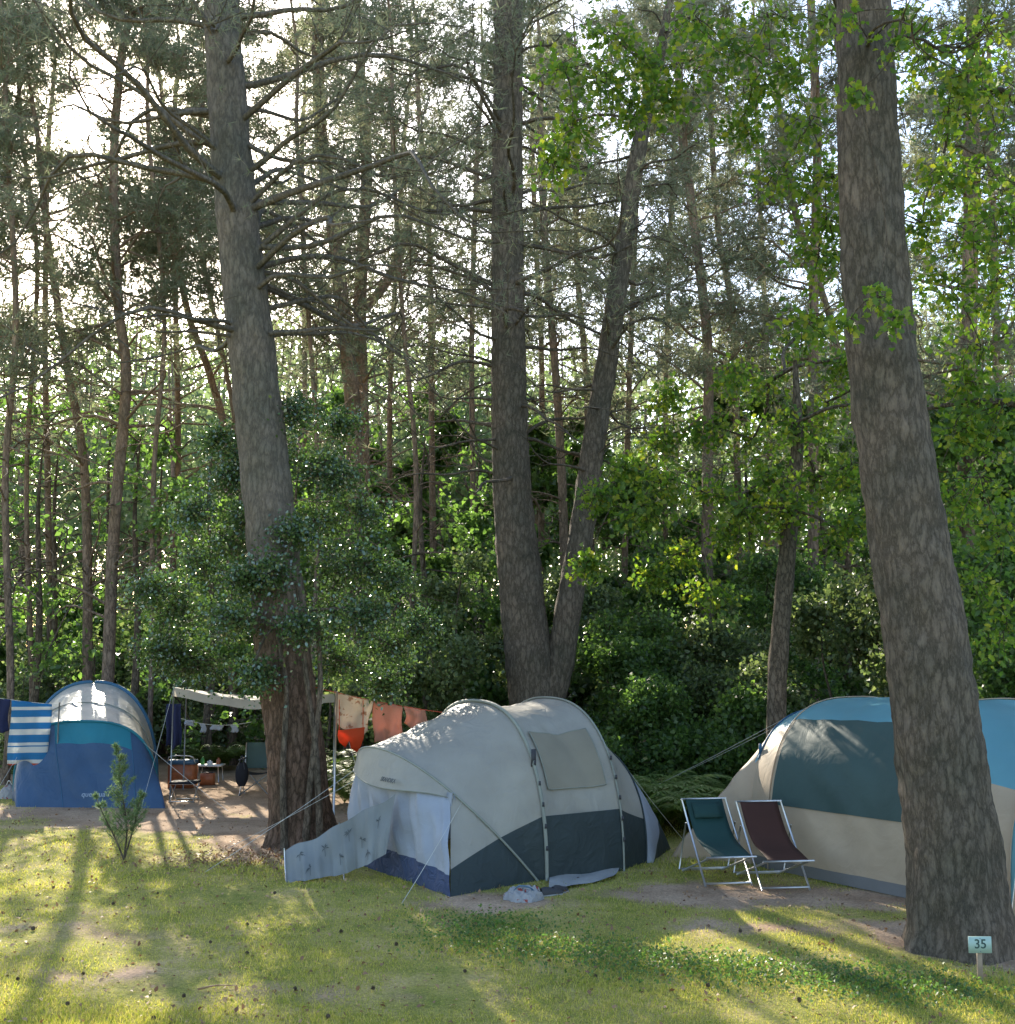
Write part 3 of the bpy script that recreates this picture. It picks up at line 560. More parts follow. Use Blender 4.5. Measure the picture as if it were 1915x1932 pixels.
fb=single('fern',fern_acc(1),M['fern'],label='green bracken fern growing at the wood edge',category='fern',base=(0,0,0),group='ferns at the wood edge')
fm=[fb.data]+[fern_acc(s).mesh('fern') for s in (2,3)]
for k in fm[1:]: k.materials.append(M['fern'])
for i in range(56):
    y=rng.uniform(16.8,21.5); px=rng.uniform(1120,1420) if i<42 else rng.choice([rng.uniform(380,430),rng.uniform(650,760),rng.uniform(1500,1900)])
    o_=fb if i==0 else fb.copy()
    if i: col.objects.link(o_); o_.data=fm[i%3]
    yy=y+(8 if px<500 else (2 if px<1000 else 0)); o_.location=(XY(px,yy),yy,0); s=rng.uniform(1.1,1.9); o_.scale=(s,s,s); o_.rotation_euler=(0,0,rng.uniform(0,6))
q=G(234,1622); e=thing('conifer_sapling','small feathery green conifer sapling growing in the grass','sapling',q)
ta=Acc();la=Acc(); r=np.random.default_rng(3)
st=[(spline([q,q+[.02,0,.4],q+[-.06,0,.85],q+[-.14,0,1.42]],16),90,.46),(spline([q,q+[.08,.05,.35],q+[.12,.1,.6],q+[.15,.1,.8]],12),26,.30),(spline([q,q+[-.12,-.05,.3],q+[-.24,-.1,.55],q+[-.36,-.1,.8]],12),26,.30)]
for c,nb,wd_ in st:
    V,Fc=tubes(c,np.linspace(.012,.004,len(c)),6); ta.add(V,Fc)
    i=r.uniform(.2,1,nb)*(len(c)-1); i0=np.minimum(i.astype(int),len(c)-2); s=c[i0]+(c[i0+1]-c[i0])*(i-i0)[:,None]
    a=r.uniform(0,6.28,nb); tt=i/(len(c)-1); d=nrm(np.stack([np.cos(a),np.sin(a),np.full(nb,1.0)],1)); ee=s+d*(wd_*(1.12-tt)*r.uniform(.6,1.15,nb))[:,None]
    V,Fc=sticks(s,ee,.0035,.0015); ta.add(V,Fc)
    u=r.uniform(.25,1.05,(nb,13,1)); p=(s[:,None]+(ee-s)[:,None]*u); needles(la,p.reshape(-1,3),np.repeat(d,13,0)*2.6,4,.055,.0036,r)
part(e,'stem',ta,M['bark_dark'],True); part(e,'foliage',la,M['cypress'])
# ---------------------------------------------------------------- tents
NH=97
def hoop(f0,f1,pk,p=.82,n=NH):
    f0,f1,pk=[np.asarray(k,float) for k in (f0,f1,pk)]; mid=(f0+f1)/2; half=(f1-f0)/2
    a=np.linspace(0,np.pi,800); c=np.cos(a); c=np.sign(c)*np.abs(c)**p; s=np.abs(np.sin(a))**p
    q=mid[None]-c[:,None]*half[None]+s[:,None]*(pk-mid)[None]
    L_=np.concatenate([[0],np.cumsum(np.linalg.norm(np.diff(q,axis=0),axis=1))]); t=np.linspace(0,L_[-1],n)
    return np.stack([np.interp(t,L_,q[:,k]) for k in range(3)],1)
def iz(h,z): return int(np.argmax(h[:,2]>=z))
def path(pts,n=NH,ts=None):
    pts=np.asarray(pts,float); ts=ts if ts is not None else np.linspace(0,1,len(pts)); t=np.linspace(0,1,n)
    return np.stack([np.interp(t,ts,pts[:,k]) for k in range(3)],1)
def loft(A,B,i0=0,i1=NH-1,u0=0,u1=1,m=14,sag=.03,seed=0,wr=.008):
    u=np.linspace(u0,u1,m)[None,:,None]; a=A[i0:i1+1,None];b=B[i0:i1+1,None]; g=a*(1-u)+b*u
    ctr=((A[0]+A[-1]+B[0]+B[-1])/4)[None,None]; ctr=ctr+np.array([0,0,.3])
    s=4*u*(1-u); g=g+(ctr-g)*sag*s
    w=wr*snoise(g[...,0]*2+g[...,2]*1.5,g[...,1]*2-g[...,2],.7,seed)*s[...,0]
    g=g+nrm(g-ctr)*w[...,None]; g[...,2]=np.maximum(g[...,2],.0); return g
def tent_part(e,name,grids,mat,label=None):
    for g in grids:
        a=Acc(); grid(a,g); part(e,name,a,M[mat],True,label)
def trim(e,name,curves,r,mat,label=None):
    a=Acc()
    for c in curves:
        V,Fc=tubes(np.asarray(c,float),np.full(len(c),r),6,True); a.add(V,Fc)
    return part(e,name,a,M[mat],True,label)
def line(a,b,n=8,sag=.02):
    u=np.linspace(0,1,n)[:,None]; c=np.asarray(a)*(1-u)+np.asarray(b)*u; c[:,2]-=(sag*4*u*(1-u))[:,0]; return c
def text(e,body,size,loc,rot,mat,name,ext=.002):
    cu=bpy.data.curves.new('t','FONT'); cu.body=body; cu.size=size; cu.align_x='CENTER'; cu.align_y='CENTER'; cu.extrude=ext; cu.offset=size*.012
    ob=bpy.data.objects.new('t',cu); col.objects.link(ob); dg=bpy.context.evaluated_depsgraph_get()
    me=bpy.data.meshes.new_from_object(ob.evaluated_get(dg)); bpy.data.objects.remove(ob)
    me.materials.clear(); me.materials.append(M[mat]); o2=bpy.data.objects.new(name,me); col.objects.link(o2); o2.parent=e
    o2.location=Vector([float(v) for v in (np.asarray(loc)-np.array(list(e['_b'])))]); o2.rotation_euler=rot; return o2
def out(c,d=.014): 
    m_=(c[0]+c[-1])/2; return c+nrm(c-m_)*d
def zsplit(lower,B,thr,i0,i1,seed,wr=.006,mu=10):
    cols_d=[];cols_l=[]
    for i in range(i0,i1+1):
        f=lower[i];b=B[i]; uc=min(1,thr[i-i0]/max(b[2],.01))
        cols_d.append([f+(b-f)*u for u in np.linspace(0,uc,mu)]); cols_l.append([f+(b-f)*u for u in np.linspace(uc,1,mu)])
    return np.array(cols_d),np.array(cols_l)
def grey_tent():
    Nf=G(850,1694); A0=G(1030,1662); C0=G(1176,1643)
    ax=nrm(C0-A0); pr=np.array([-ax[1],ax[0],0]); W=3.1
    e=thing('tent','large grey tunnel tent with dark slate base and curtained porch','tent',A0)
    Am=A0+pr*W/2; Cm=C0+pr*W/2
    A=hoop(A0,A0+pr*W,[Am[0],Am[1],P(880,1325,Am[1])[2]])
    C=hoop(C0,C0+pr*W,[Cm[0],Cm[1],P(1010,1318,Cm[1])[2]])
    Mb=Am-ax*1.42; B=hoop(A0-ax*.10+pr*.02,A0+pr*(W-.02)-ax*.10,[Mb[0],Mb[1],P(740,1412,Mb[1])[2]],.9)
    Ff=Nf+pr*2.75
    i1,i2=25,70
    Fr=path([B[0]+[0,0,0],Nf,Ff,B[-1]],ts=[0,i1/96,i2/96,1]); Fr[:,2]=0
    D0=C0+ax*.55+pr*.25; Dm=D0+pr*1.3; D=hoop(D0,D0+pr*2.6,[Dm[0]+ax[0]*.1,Dm[1]+ax[1]*.1,P(1135,1405,Dm[1])[2]],.9)
    T=G(1266,1602); Tl=path([D0+ax*.1,T,T+pr*1.2,D0+pr*2.6+ax*.1],ts=[0,.3,.65,1]); Tl[:,2]=0
    lo=iz(A,.70); hi=NH-1-lo
    tent_part(e,'roof',[loft(A,C,lo,hi,sag=.05,seed=1,wr=.02,m=24)],'t_light')
    tent_part(e,'wall',[loft(A,C,0,lo,sag=.0,seed=2),loft(A,C,hi,NH-1,sag=.0,seed=2)],'t_dark')
    AB=loft(B,A,0,NH-1,sag=.02,seed=3,m=24,wr=.02)
    tent_part(e,'porch_roof',[AB[lo:hi+1]],'t_light')
    tent_part(e,'porch_wall',[AB[:lo+1],AB[hi:]],'t_dark')
    thr=np.zeros(i1+1); thr[:lo+1]=B[lo][2]+.001; thr[lo:]=np.linspace(B[lo][2],.26,i1+1-lo)
    d1,l1=zsplit(Fr,B,thr,0,i1,4); tent_part(e,'porch_side_lower',[d1],'t_dark'); tent_part(e,'porch_side_upper',[l1[lo:]],'t_light')
    thr2=np.linspace(.22,.6,NH-i2); d2,l2=zsplit(Fr,B,thr2,i2,NH-1,4); tent_part(e,'porch_side_lower',[d2],'t_dark'); tent_part(e,'porch_side_upper',[l2[:NH-i2-lo]],'t_light')
    FrF=loft(Fr,B,i1,i2,m=44,sag=-.03,seed=5,wr=.03)
    k=np.arange(FrF.shape[0]); vv_=np.linspace(0,1,44)[None]; fold=.03*np.sin(k[:,None]*.8+vv_*2)+.02*np.sin(k[:,None]*1.9+1-vv_*3)+.012*np.sin(vv_*15+k[:,None]*.5); uu=np.sin(np.linspace(0,np.pi,44)); nf=-ax
    FrF=FrF+nf[None,None]*(fold*uu[None])[...,None]
    tent_part(e,'porch_front_curtain',[FrF[:,9:]],'t_front'); tent_part(e,'porch_front_base',[FrF[:,:10]],'t_navy')
    hd=[]
    for i in range(i1-1,i2-2):
        b=B[i]; w=max(0,math.sin((i-i1+2)/(i2-i1)*math.pi)); f=Fr[min(max(i,i1),i2)]; dv=nrm(f-b); 
        tip=b+dv*(.05+.38*w**1.3)-ax*.14*w
        hd.append(np.stack([b-ax*.012+np.array([0,0,.012])+(tip-b)*u for u in np.linspace(0,1,6)]))
    hd=np.array(hd); tent_part(e,'hood',[hd],'t_light')
    trim(e,'hood_edge',[hd[:,-1]+[0,0,-.004]],.007,'t_trim')
    yw=math.atan2(pr[1],pr[0])+math.pi
    text(e,'SKANDIKA',.075,hd[len(hd)//2-6][4]-ax*.03+[0,0,.02],(math.radians(60),0,yw),'ink','brand_lettering',.001)
    L1=loft(C,D,sag=.02,seed=6,m=8); tent_part(e,'bedroom_roof',[L1[12:NH-12]],'t_light'); tent_part(e,'bedroom_wall',[L1[:13],L1[NH-13:]],'t_dark')
    L2=loft(Tl,D,sag=-.05,seed=7,m=20); tent_part(e,'bedroom_end_upper',[L2[:,7:]],'t_front'); tent_part(e,'bedroom_end_lower',[L2[:,:8]],'t_dark')
    trim(e,'pole_sleeve',[out(A,.02)],.024,'t_trim'); trim(e,'pole_sleeve',[out(C,.016)],.014,'t_trim'); trim(e,'pole_sleeve',[out(B,.014)],.014,'t_trim'); trim(e,'pole_sleeve',[out(D,.01)],.012,'t_dark')
    for hh in (A,C):
        for k_ in (6,10,14,18,22): a=Acc(); box(a,out(hh,.04)[k_],(.03,.03,.05),0,.8,.005); part(e,'toggle',a,M['rubber'])
    ctr=(Am+Cm)/2
    g=loft(A,C,iz(A,.98),iz(A,1.64),.12,.88,m=12,sag=.05,seed=1,wr=.02); g=g+nrm(g-ctr)*.03; tent_part(e,'window',[g],'t_window')
    trim(e,'window_frame',[np.vstack([g[0],g[1:,-1],g[-1][::-1],g[::-1][1:,0],g[0][:1]])],.007,'t_trim')
    q_=out(A,.05)[iz(A,1.3)]; a=Acc(); box(a,q_,(.07,.02,.2),math.atan2(ax[1],ax[0]),.9,.008); part(e,'logo_tab',a,M['rubber'])
    gl=[(out(B)[22],G(757,1706)),(out(C)[66],G(1310,1560)),(out(B)[72],G(430,1600)),(out(B)[68],G(380,1650)),(out(A)[66],G(500,1530)),(out(D)[28],G(1290,1585))]
    for a,b in gl: trim(e,'guy_line',[line(a,b)],.003,'rope')
    b0=B[i1]-ax*.03-pr*.06
    a=Acc(); gd=np.array([[b0+ax*(.10*(uu_-.5)*(1+.5*v_))+pr*(.03*math.sin(uu_*9+v_*4))+np.array([0,0,-.5*v_*(1+.12*math.sin(uu_*6))]) for v_ in np.linspace(0,1,12)] for uu_ in np.linspace(0,1,10)]); grid(a,gd)
    part(e,'tied_back_flap',a,M['t_front'],True)
    q0,q1=G(1035,1688),G(1158,1660); a=Acc()
    s0,s1=A0+ax*.05,C0-ax*.06
    gg=np.array([[ (s0*(1-a_)+s1*a_)*(1-b_)+(q0*(1-a_)+q1*a_)*b_ + [0,0,.035+.012*math.sin(a_*9+b_*5)] for b_ in np.linspace(0,1,6)] for a_ in np.linspace(0,1,10)])
    grid(a,gg); part(e,'groundsheet',a,M['mat'],True)
grey_tent()
wt=[P(746,1498,13.35),P(690,1528,13.5),P(640,1555,13.6),P(590,1582,13.65),P(536,1606,13.6)]
wb=[P(728,1612,13.2),P(690,1632,13.35),P(650,1648,13.45),P(595,1658,13.35),P(540,1666,13.3)]
n=70; tcur=spline(wt,n); bcur=spline(wb,n); bcur[:,2]=np.maximum(bcur[:,2],.01)
u=np.linspace(0,1,24)[None,:,None]; g=tcur[:,None]*(1-u)+bcur[:,None]*u
k=np.arange(n); g[...,1]+=(.035*np.sin(k*.31)+.022*np.sin(k*.72+1)+.008*np.sin(k*1.5))[:,None]*(.4+.6*u[...,0]); g[...,1]+=.02*np.sin(k*.26)[:,None]*np.sin(u[...,0]*7); g[...,2]-=(.008*np.sin(k*.18)+.015*np.sin(k*.28))[:,None]*(1-u[...,0]); g[...,2]=np.maximum(g[...,2],.01)
e=thing('windbreak','rumpled grey windbreak cloth with palm print beside tent','windbreak',bcur[-1]*[1,1,0])
a=Acc(); grid(a,g); part(e,'cloth',a,M['palmcloth'],True)
rr_=np.random.default_rng(2)
for (fu,fv) in [(9,7),(20,12),(29,6),(36,15),(45,8),(54,16),(60,7),(15,18)]:
    pa=Acc(); c=g[fu,fv]+np.array([0,-.012,0]); tx=nrm(g[fu+2,fv]-g[fu-2,fv]); tz=nrm(g[fu,min(fv+1,23)]-g[fu,fv-1])*-1
    for q in range(6):
        an=rr_.uniform(-.6,3.7); d=tx*math.cos(an)+tz*math.sin(an); s=tx*-math.sin(an)+tz*math.cos(an); Lp=.07*rr_.uniform(.6,1.2)
        pa.add(np.array([c,c+d*Lp*.5+s*.006,c+d*Lp-tz*.02,c+d*Lp*.5-s*.006]),np.array([[0,1,2,3]]))
    pa.add(np.array([c-tx*.003,c+tx*.003,c-tz*.09+tx*.005,c-tz*.09]),np.array([[0,1,2,3]]))
    part(e,'palm_print',pa,M['ink'])
for p_ in ([tcur[-1]+[0,0,.03],bcur[-1]*[1,1,0]],[tcur[35]+[0,.05,.02],g[35,-1]*[1,1,0]+[0,.05,0]]): a=Acc(); rods(a,[p_],.008); part(e,'stake',a,M['alu'],True)
def big_tent():
    W=3.3; f1=G(1450,1640); f2=G(1722,1697); f3=G(1910,1738)
    ax=nrm(f2-f1); pr=np.array([-ax[1],ax[0],0])
    if pr[1]<0: pr=-pr
    e=thing('tent','large beige dome tent with bright blue roof and dark window','tent',f1)
    def HP(f,w,zc,p=.7,off=0): 
        m_=f+pr*w/2+ax*off; return hoop(f,f+pr*w,[m_[0],m_[1],zc],p)
    H1=HP(f1,W,P(1560,1316,(f1+pr*W/2)[1])[2]); H2=HP(f2,W,P(1700,1320,(f2+pr*W/2)[1])[2]); H3=HP(f3,W,1.66)
    f0=f1-ax*.35+pr*.1; H0=HP(f0,W-.2,1.85,.75,-.12)
    T=G(1266,1618); Tl=path([f0,T,T+pr*2.4,f0+pr*(W-.2)],ts=[0,.25,.75,1]); Tl[:,2]=0
    T3=path([f3,f3+ax*1.0+pr*.3,f3+ax*1.0+pr*(W-.3),f3+pr*W],ts=[0,.25,.75,1]); T3[:,2]=0
    lo=iz(H1,1.74); hi=NH-1-lo; bl=max(2,iz(H1,.08)); wl=iz(H1,.76)
    E=loft(Tl,H0,m=24,sag=-.04,seed=11,wr=.02)
    P01=loft(H0,H1,m=6,sag=.0,seed=12); P12=loft(H1,H2,m=16,sag=.0,seed=13,wr=.016); P23=loft(H2,H3,m=14,sag=.0,seed=14); E3=loft(T3,H3,m=16,sag=-.05,seed=15)
    l3=lo-8
    tent_part(e,'roof',[P01[lo-2:hi+3],P12[lo:hi+1],P23[l3:NH-l3]],'t_blue')
    tent_part(e,'wall',[P01[bl:lo-1],P12[bl:lo+1],P12[hi:NH-bl],P01[hi+2:NH-bl],P23[bl:l3+1],P23[NH-1-l3:NH-bl]],'t_beige')
    tent_part(e,'mud_skirt',[P01[:bl+1],P12[:bl+1],P23[:bl+1],P12[NH-1-bl:],P23[NH-1-bl:],P01[NH-1-bl:]],'t_band')
    tent_part(e,'end_panel',[E[:,:23],E3[:,:13]],'t_beige'); tent_part(e,'end_roof',[E[lo-8:NH-lo+8,22:],E3[:,12:]],'t_blue'); tent_part(e,'end_trim',[E[:lo-7,22:],E[NH-lo+7:,22:]],'t_beige')
    ctr=((f1+f2)/2+pr*W/2)
    g=loft(H1,H2,wl,lo,.03,1.0,m=16,sag=.0,seed=13,wr=.016); g=g+nrm(g-ctr)*.016; tent_part(e,'window',[g],'t_grey')
    for h_,r_,mt in ((H1,.008,'t_beige'),(H2,.008,'t_beige'),(H3,.008,'t_beige')): trim(e,'pole_sleeve',[out(h_,.012)],r_,mt)
    trim(e,'pole_sleeve',[out(H0,.01)[lo-8:NH-lo+8]],.010,'t_dkblue')
    for hh in (H0,):
        q_=out(hh,.03)[lo-6]; a=Acc(); box(a,q_,(.05,.03,.14),.3,.8,.008); part(e,'strap_tab',a,M['t_dkblue'])
    for a_,b_ in ((out(H0)[34],G(1140,1530)),(out(H0)[44],G(1200,1500)),(out(H3)[24],G(1900,1800))): trim(e,'guy_line',[line(a_,b_)],.003,'rope')
big_tent()
def blue_tent():
    f0=G(30,1525); f1=G(312,1525); y=f0[1]
    e=thing('tent','blue and silver tunnel tent pitched on bare earth','tent',(f0+f1)/2)
    def hp(a,b,yy,pz,p=.85,dy=0): x0,x1=XY(a,yy),XY(b,yy); return hoop([x0,yy,0],[x1,yy,0],[(x0+x1)/2,yy+dy,pz],p)
    H1=hp(50,312,y+.9,P(185,1362,y+.6)[2],.70,-.3)
    H2=hp(62,308,y+2.6,P(190,1288,y+2.6)[2],.86); H3=hp(100,300,y+4.6,1.4)
    i1,i2=18,78
    Fr=path([H1[0],f0,f1,H1[-1]],ts=[0,i1/96,i2/96,1]); Fr[:,2]=0
    Lf=loft(Fr,H1,m=24,sag=-.02,seed=21,wr=.025)
    tent_part(e,'front_panel',[Lf[:,:18],Lf[:38,17:],Lf[66:,17:]],'t_royal'); tent_part(e,'door',[Lf[37:67,17:]],'t_teal')
    for ii in (37,66): trim(e,'seam',[Lf[ii]+[0,-.006,0]],.006,'t_dkblue')
    R=loft(H1,H2,m=14,sag=.02,seed=22,wr=.015)
    tent_part(e,'roof',[R[14:NH-14]],'t_silver'); tent_part(e,'wall',[R[:15],R[NH-15:]],'t_royal')
    tent_part(e,'bedroom',[loft(H2,H3,m=10,sag=.04,seed=23)],'t_royal')
    En=path([H3[0],H3[0]+[.2,.9,0],H3[-1]+[-.2,.9,0],H3[-1]]); tent_part(e,'back_panel',[loft(En,H3,m=8,sag=-.03,seed=24)],'t_royal')
    trim(e,'pole_sleeve',[out(H1)],.024,'t_teal'); trim(e,'pole_sleeve',[out(H2)],.04,'t_dkblue')
    trim(e,'pole_sleeve',[out(loft(H1,H2,m=15,sag=.02)[:,7])],.012,'t_trim')
    pt=P(182,1497,y+.2)
    text(e,'quechua',.12,[pt[0],y+.06,pt[2]],(math.radians(66),0,0),'white_ink','brand_lettering',.001)
    for a_,b_ in ((H1[72],G(430,1530)),(H1[24],G(-40,1545))): trim(e,'guy_line',[line(a_,b_)],.003,'rope')
blue_tent()
# ---------------------------------------------------------------- deckchairs
def deckchair(base,label,mat,yaw):
    e=thing('deckchair',label,'deckchair',base)
    c,s=math.cos(yaw),math.sin(yaw)
    def T(x,f,z): return np.array([base[0]+x*c+f*s,base[1]+x*s*1.0-f*c,z])
    w=.27
    fr=Acc(); 
    for sx in (-w,w): rods(fr,[[T(sx,-.42,.86),T(sx,.42,.015)]],.0125,8)
    rods(fr,[[T(-w-.01,-.42,.86),T(w+.01,-.42,.86)],[T(-w,.40,.04),T(w,.40,.04)]],.012,8)
    part(e,'back_frame',fr,M['alu'],True)
    f2=Acc(); w2=w-.03
    for sx in (-w2,w2): rods(f2,[[T(sx,.52,.34),T(sx,-.52,.015)]],.0125,8)
    rods(f2,[[T(-w2-.05,.52,.34),T(w2+.05,.52,.34)],[T(-w2,-.50,.03),T(w2,-.50,.03)]],.012,8)
    part(e,'seat_frame',f2,M['alu'],True)
    f3=Acc(); w3=w+.03
    for sx in (-w3,w3): rods(f3,[[T(sx,-.18,.62),T(sx,-.46,.05)]],.009,8)
    rods(f3,[[T(-w3,-.46,.05),T(w3,-.46,.05)]],.009,8); part(e,'prop',f3,M['alu'],True)
    u=np.linspace(0,1,22); cf=-.42+(.94)*u; cz=.87-(.52)*u-.16*np.sin(u*np.pi)-.03*np.sin(u*2*np.pi)
    gd=np.array([[T(x,f,z-.012*math.cos(x/.22*1.5)) for x in np.linspace(-.225,.225,8)] for f,z in zip(cf,cz)]); a=Acc(); grid(a,gd); sl=part(e,'sling',a,M[mat],True)
    md=sl.modifiers.new('s','SOLIDIFY'); md.thickness=.004
    a=Acc(); gd=np.array([[T(x,f+.02,z+.012)+np.array([0,0,.008*math.sin(v*math.pi)]) for x in np.linspace(-.17,.17,6)] for v,f,z in zip(np.linspace(0,1,4),cf[1:5],cz[1:5])]); grid(a,gd)
    if 'teal' in label: 
        hh=part(e,'headrest',a,M[mat],True); hh.modifiers.new('s','SOLIDIFY').thickness=.01
d1=G(1352,1660); d1[2]=0; deckchair(d1,'dark teal green sling deckchair with aluminium frame by the tent','teal_sling',.15)
d2=G(1458,1668); d2[2]=0; deckchair(d2,'maroon sling deckchair with aluminium frame by the tent','maroon_sling',.12)
# ---------------------------------------------------------------- number sign
q=G(1850,1852); e=thing('number_sign','small pale pitch marker reading 35 on wooden stake','sign',q)
pz=P(1851,1781,q[1])[2]
a=Acc(); box(a,[q[0],q[1],(pz+.02)/2-.03],[.04,.03,pz+.06],0,.92,.004); part(e,'post',a,M['wood'])
a=Acc(); box(a,[q[0],q[1]-.024,pz],[.185,.014,.125],0,1,.006); part(e,'board',a,M['sign'])
text(e,'35',.10,[q[0],q[1]-.0325,pz+.005],(math.pi/2,0,0),'sign_ink','number',.001)
for dz in(.05,-.05): a=Acc(); V,Fc=tubes(np.array([[q[0],q[1]-.031,pz+dz],[q[0],q[1]-.034,pz+dz]]),np.array([.005,.004]),8,True); a.add(V,Fc); part(e,'screw',a,M['steel'])
# ---------------------------------------------------------------- bag, shoes
q=G(988,1700); e=thing('bag','crumpled white and red patterned bag lying on grass','bag',q)
u=np.linspace(0,1,60); a=Acc(); gd=[]
for v in np.linspace(0,1,18):
    hgt=.125*math.sin(v*math.pi*.5)**.8; sc=math.cos(v*math.pi*.5)**.6
    gd.append([q+np.array([.19*sc*math.cos(t*6.2832)*(1+.16*math.sin(3*t*6.28)+.08*math.sin(9*t*6.28+v*5)),.12*sc*math.sin(t*6.2832),hgt*(1+.22*math.sin(t*6.28*2+1))+.014*math.sin(t*44+v*9)+.008*math.sin(t*90-v*20)]) for t in u])
gd=np.array(gd); gd[...,2]=np.maximum(gd[...,2],.0); grid(a,gd); part(e,'body',a,M['bagcloth'],True)
a=Acc(); V,Fc=tubes(spline([q+[-.10,-.05,.12],q+[-.05,-.09,.17],q+[.05,-.09,.16],q+[.10,-.05,.12]],14),np.full(14,.008),6,True); a.add(V,Fc); part(e,'handle',a,M['plastic_blue'],True)
def shoe(q,yaw):
    e=thing('shoe','dark casual shoe lying on the grass by the tent','shoe',q,'pair of dark shoes')
    c,s=math.cos(yaw),math.sin(yaw); a=Acc(); st=[(-.13,.035,.075),(-.08,.04,.085),(0,.038,.07),(.06,.044,.05),(.11,.04,.04),(.14,.02,.02)]
    gd=[]
    for (f,w_,h_) in st:
        gd.append([q+np.array([c*f-s*w_*math.cos(t),s*f+c*w_*math.cos(t),.018+h_*math.sin(t)]) for t in np.linspace(0,math.pi,9)])
    grid(a,np.array(gd)); part(e,'upper',a,M['rubber'],True)
    a=Acc(); box(a,q+[0,0,.01],[.29,.09,.02],yaw,1,.035); part(e,'sole',a,M['mat'])
shoe(G(1040,1690),.5); shoe(G(1056,1686),.9)
# ---------------------------------------------------------------- tarp
yT=20.3
tl=P(328,1297,yT); tr_=P(632,1308,yT-.3); bl_=P(352,1300,yT+1.8); br_=P(600,1318,yT+1.8)
n=26; m_=12; u=np.linspace(0,1,n)[:,None,None]; v=np.linspace(0,1,m_)[None,:,None]
g=(tl*(1-u)+tr_*u)*(1-v)+(bl_*(1-u)+br_*u)*v; g[...,2]-=(.06*np.sin(u*np.pi)+.10*np.sin(u*np.pi)*(1-v)**3)[...,0]; g[...,2]+=(.008*np.sin(u*23+v*6))[...,0]
e=thing('tarp','cream canvas awning tarp held up by thin poles','tarp',[tl[0],tl[1],0]); a=Acc(); grid(a,g)
fl=np.stack([g[:,0],g[:,0]+np.array([0,-.05,-.15])+np.array([0,0,1.])*(.01*np.sin(np.linspace(0,9,n)))[:,None]],1); grid(a,fl); part(e,'canvas',a,M['canvas'],True)
for p0 in (tl,tr_,bl_,br_):
    a=Acc(); rods(a,[[p0+[0,0,.06],[p0[0],p0[1],0]]],.014); part(e,'pole',a,M['steel'],True)
for p0,q0 in ((tl,G(262,1540)),(tr_,G(700,1540))): trim(e,'guy_line',[line(p0,q0)],.003,'rope')
def hang(p0,p1,h,seed,slant=0,drop=0,n=18,m=14,fold=.03):
    r=np.random.default_rng(seed); u=np.linspace(0,1,n)[:,None,None]; v=np.linspace(0,1,m)[None,:,None]
    top=np.asarray(p0)*(1-u)+np.asarray(p1)*u; ln=h*(1+slant*(u-.5)+.05*np.sin(u*9+seed)); g=top+np.array([0,0,-1.])*ln*v
    g=g+np.array([0,1.,0])*(fold*np.sin(u*11+seed+v*1.5)*(.25+v)); g[...,0]+=(.02*np.sin(v*5+seed))[...,0]*1.0; return g
def cloth_thing(name,label,cat,g,mat,thick=.004):
    b=[g[0,0,0],g[0,0,1],float(g[...,2].min())]; a=Acc(); grid(a,g); o_=single(name,a,M[mat],True,label,cat,base=b); o_.modifiers.new('s','SOLIDIFY').thickness=thick; return o_
yc_=17.2
c0=P(600,1298,yc_+.1); c1=P(842,1345,yc_-.2); lc=line(c0,c1,20,.03)
q0=P(636,1310,yc_); 
e=thing('clothesline','thin red washing line with metal prop','clothesline',[q0[0],q0[1],0]); trim(e,'cord',[np.vstack([line(P(560,1288,yc_-.2),c0,5,.0)[:-1],lc,line(c1,P(985,1370,20.6),6,.02)[1:]])],.006,'red_rope')
a=Acc(); rods(a,[[q0+[0,0,.05],[q0[0]-.02,q0[1],0]]],.014); part(e,'prop',a,M['alu'],True)
def lp(px): 
    x=(px-CX)/F*yc_; i=np.interp(x,lc[:,0],np.arange(len(lc))); i0=min(int(i),len(lc)-2); return lc[i0]+(lc[i0+1]-lc[i0])*(i-i0)
g=hang(lp(632),lp(706),.62,1,0,fold=.05); 
uu=np.linspace(0,1,g.shape[0])[:,None]; vv=np.linspace(0,1,g.shape[1])[None]
g[...,0]+=(.5-uu)*vv*.12*1.0; g[...,2]+=np.abs(uu-.55)*vv*.35
cloth_thing('cloth','floral beige cloth hanging on the washing line','cloth',g,'floral')
cloth_thing('towel','peach towel hanging on the washing line','towel',hang(lp(709),lp(764),.62,3,.05),'peach')
cloth_thing('towel','orange-brown towel hanging on the washing line','towel',hang(lp(768),lp(808),.30,5,.3),'peach')
s0=P(638,1378,yc_-.12); a=Acc()
ou=[(638,1378),(688,1372),(686,1392),(676,1420),(662,1412),(664,1396),(656,1396),(652,1410),(640,1400),(637,1388)]
pt=np.array([P(x_,y_,yc_-.12) for x_,y_ in ou]); pt[:,1]+=.02*np.sin(np.arange(len(pt))); cc=pt.mean(0)
a.add(np.vstack([pt,cc+[0,-.04,0]]),np.array([[i,(i+1)%len(pt),len(pt)] for i in range(len(pt))]))
o_=single('shorts',a,M['orange'],False,'bright orange swimming shorts hanging to dry','shorts',base=s0); o_.modifiers.new('s','SOLIDIFY').thickness=.01
for pa_,pb_ in ((640,640),(685,685)):
    V,Fc=tubes(line(P(pa_,1378,yc_-.12),P(pb_,1320,yc_),4),np.full(4,.006),5); a=Acc(); a.add(V,Fc); b_=a.mesh('drawstring',s0); ob=bpy.data.objects.new('drawstring',b_); b_.materials.append(M['orange']); col.objects.link(ob); ob.parent=o_
yl=19.6
e=thing('clothesline','thin cord washing line tied beside the blue tent','clothesline',[P(-60,1308,yl)[0],yl,0]); lc=line(P(-80,1305,yl),P(112,1330,yl+.4),14,.02); trim(e,'cord',[lc],.005,'rope')
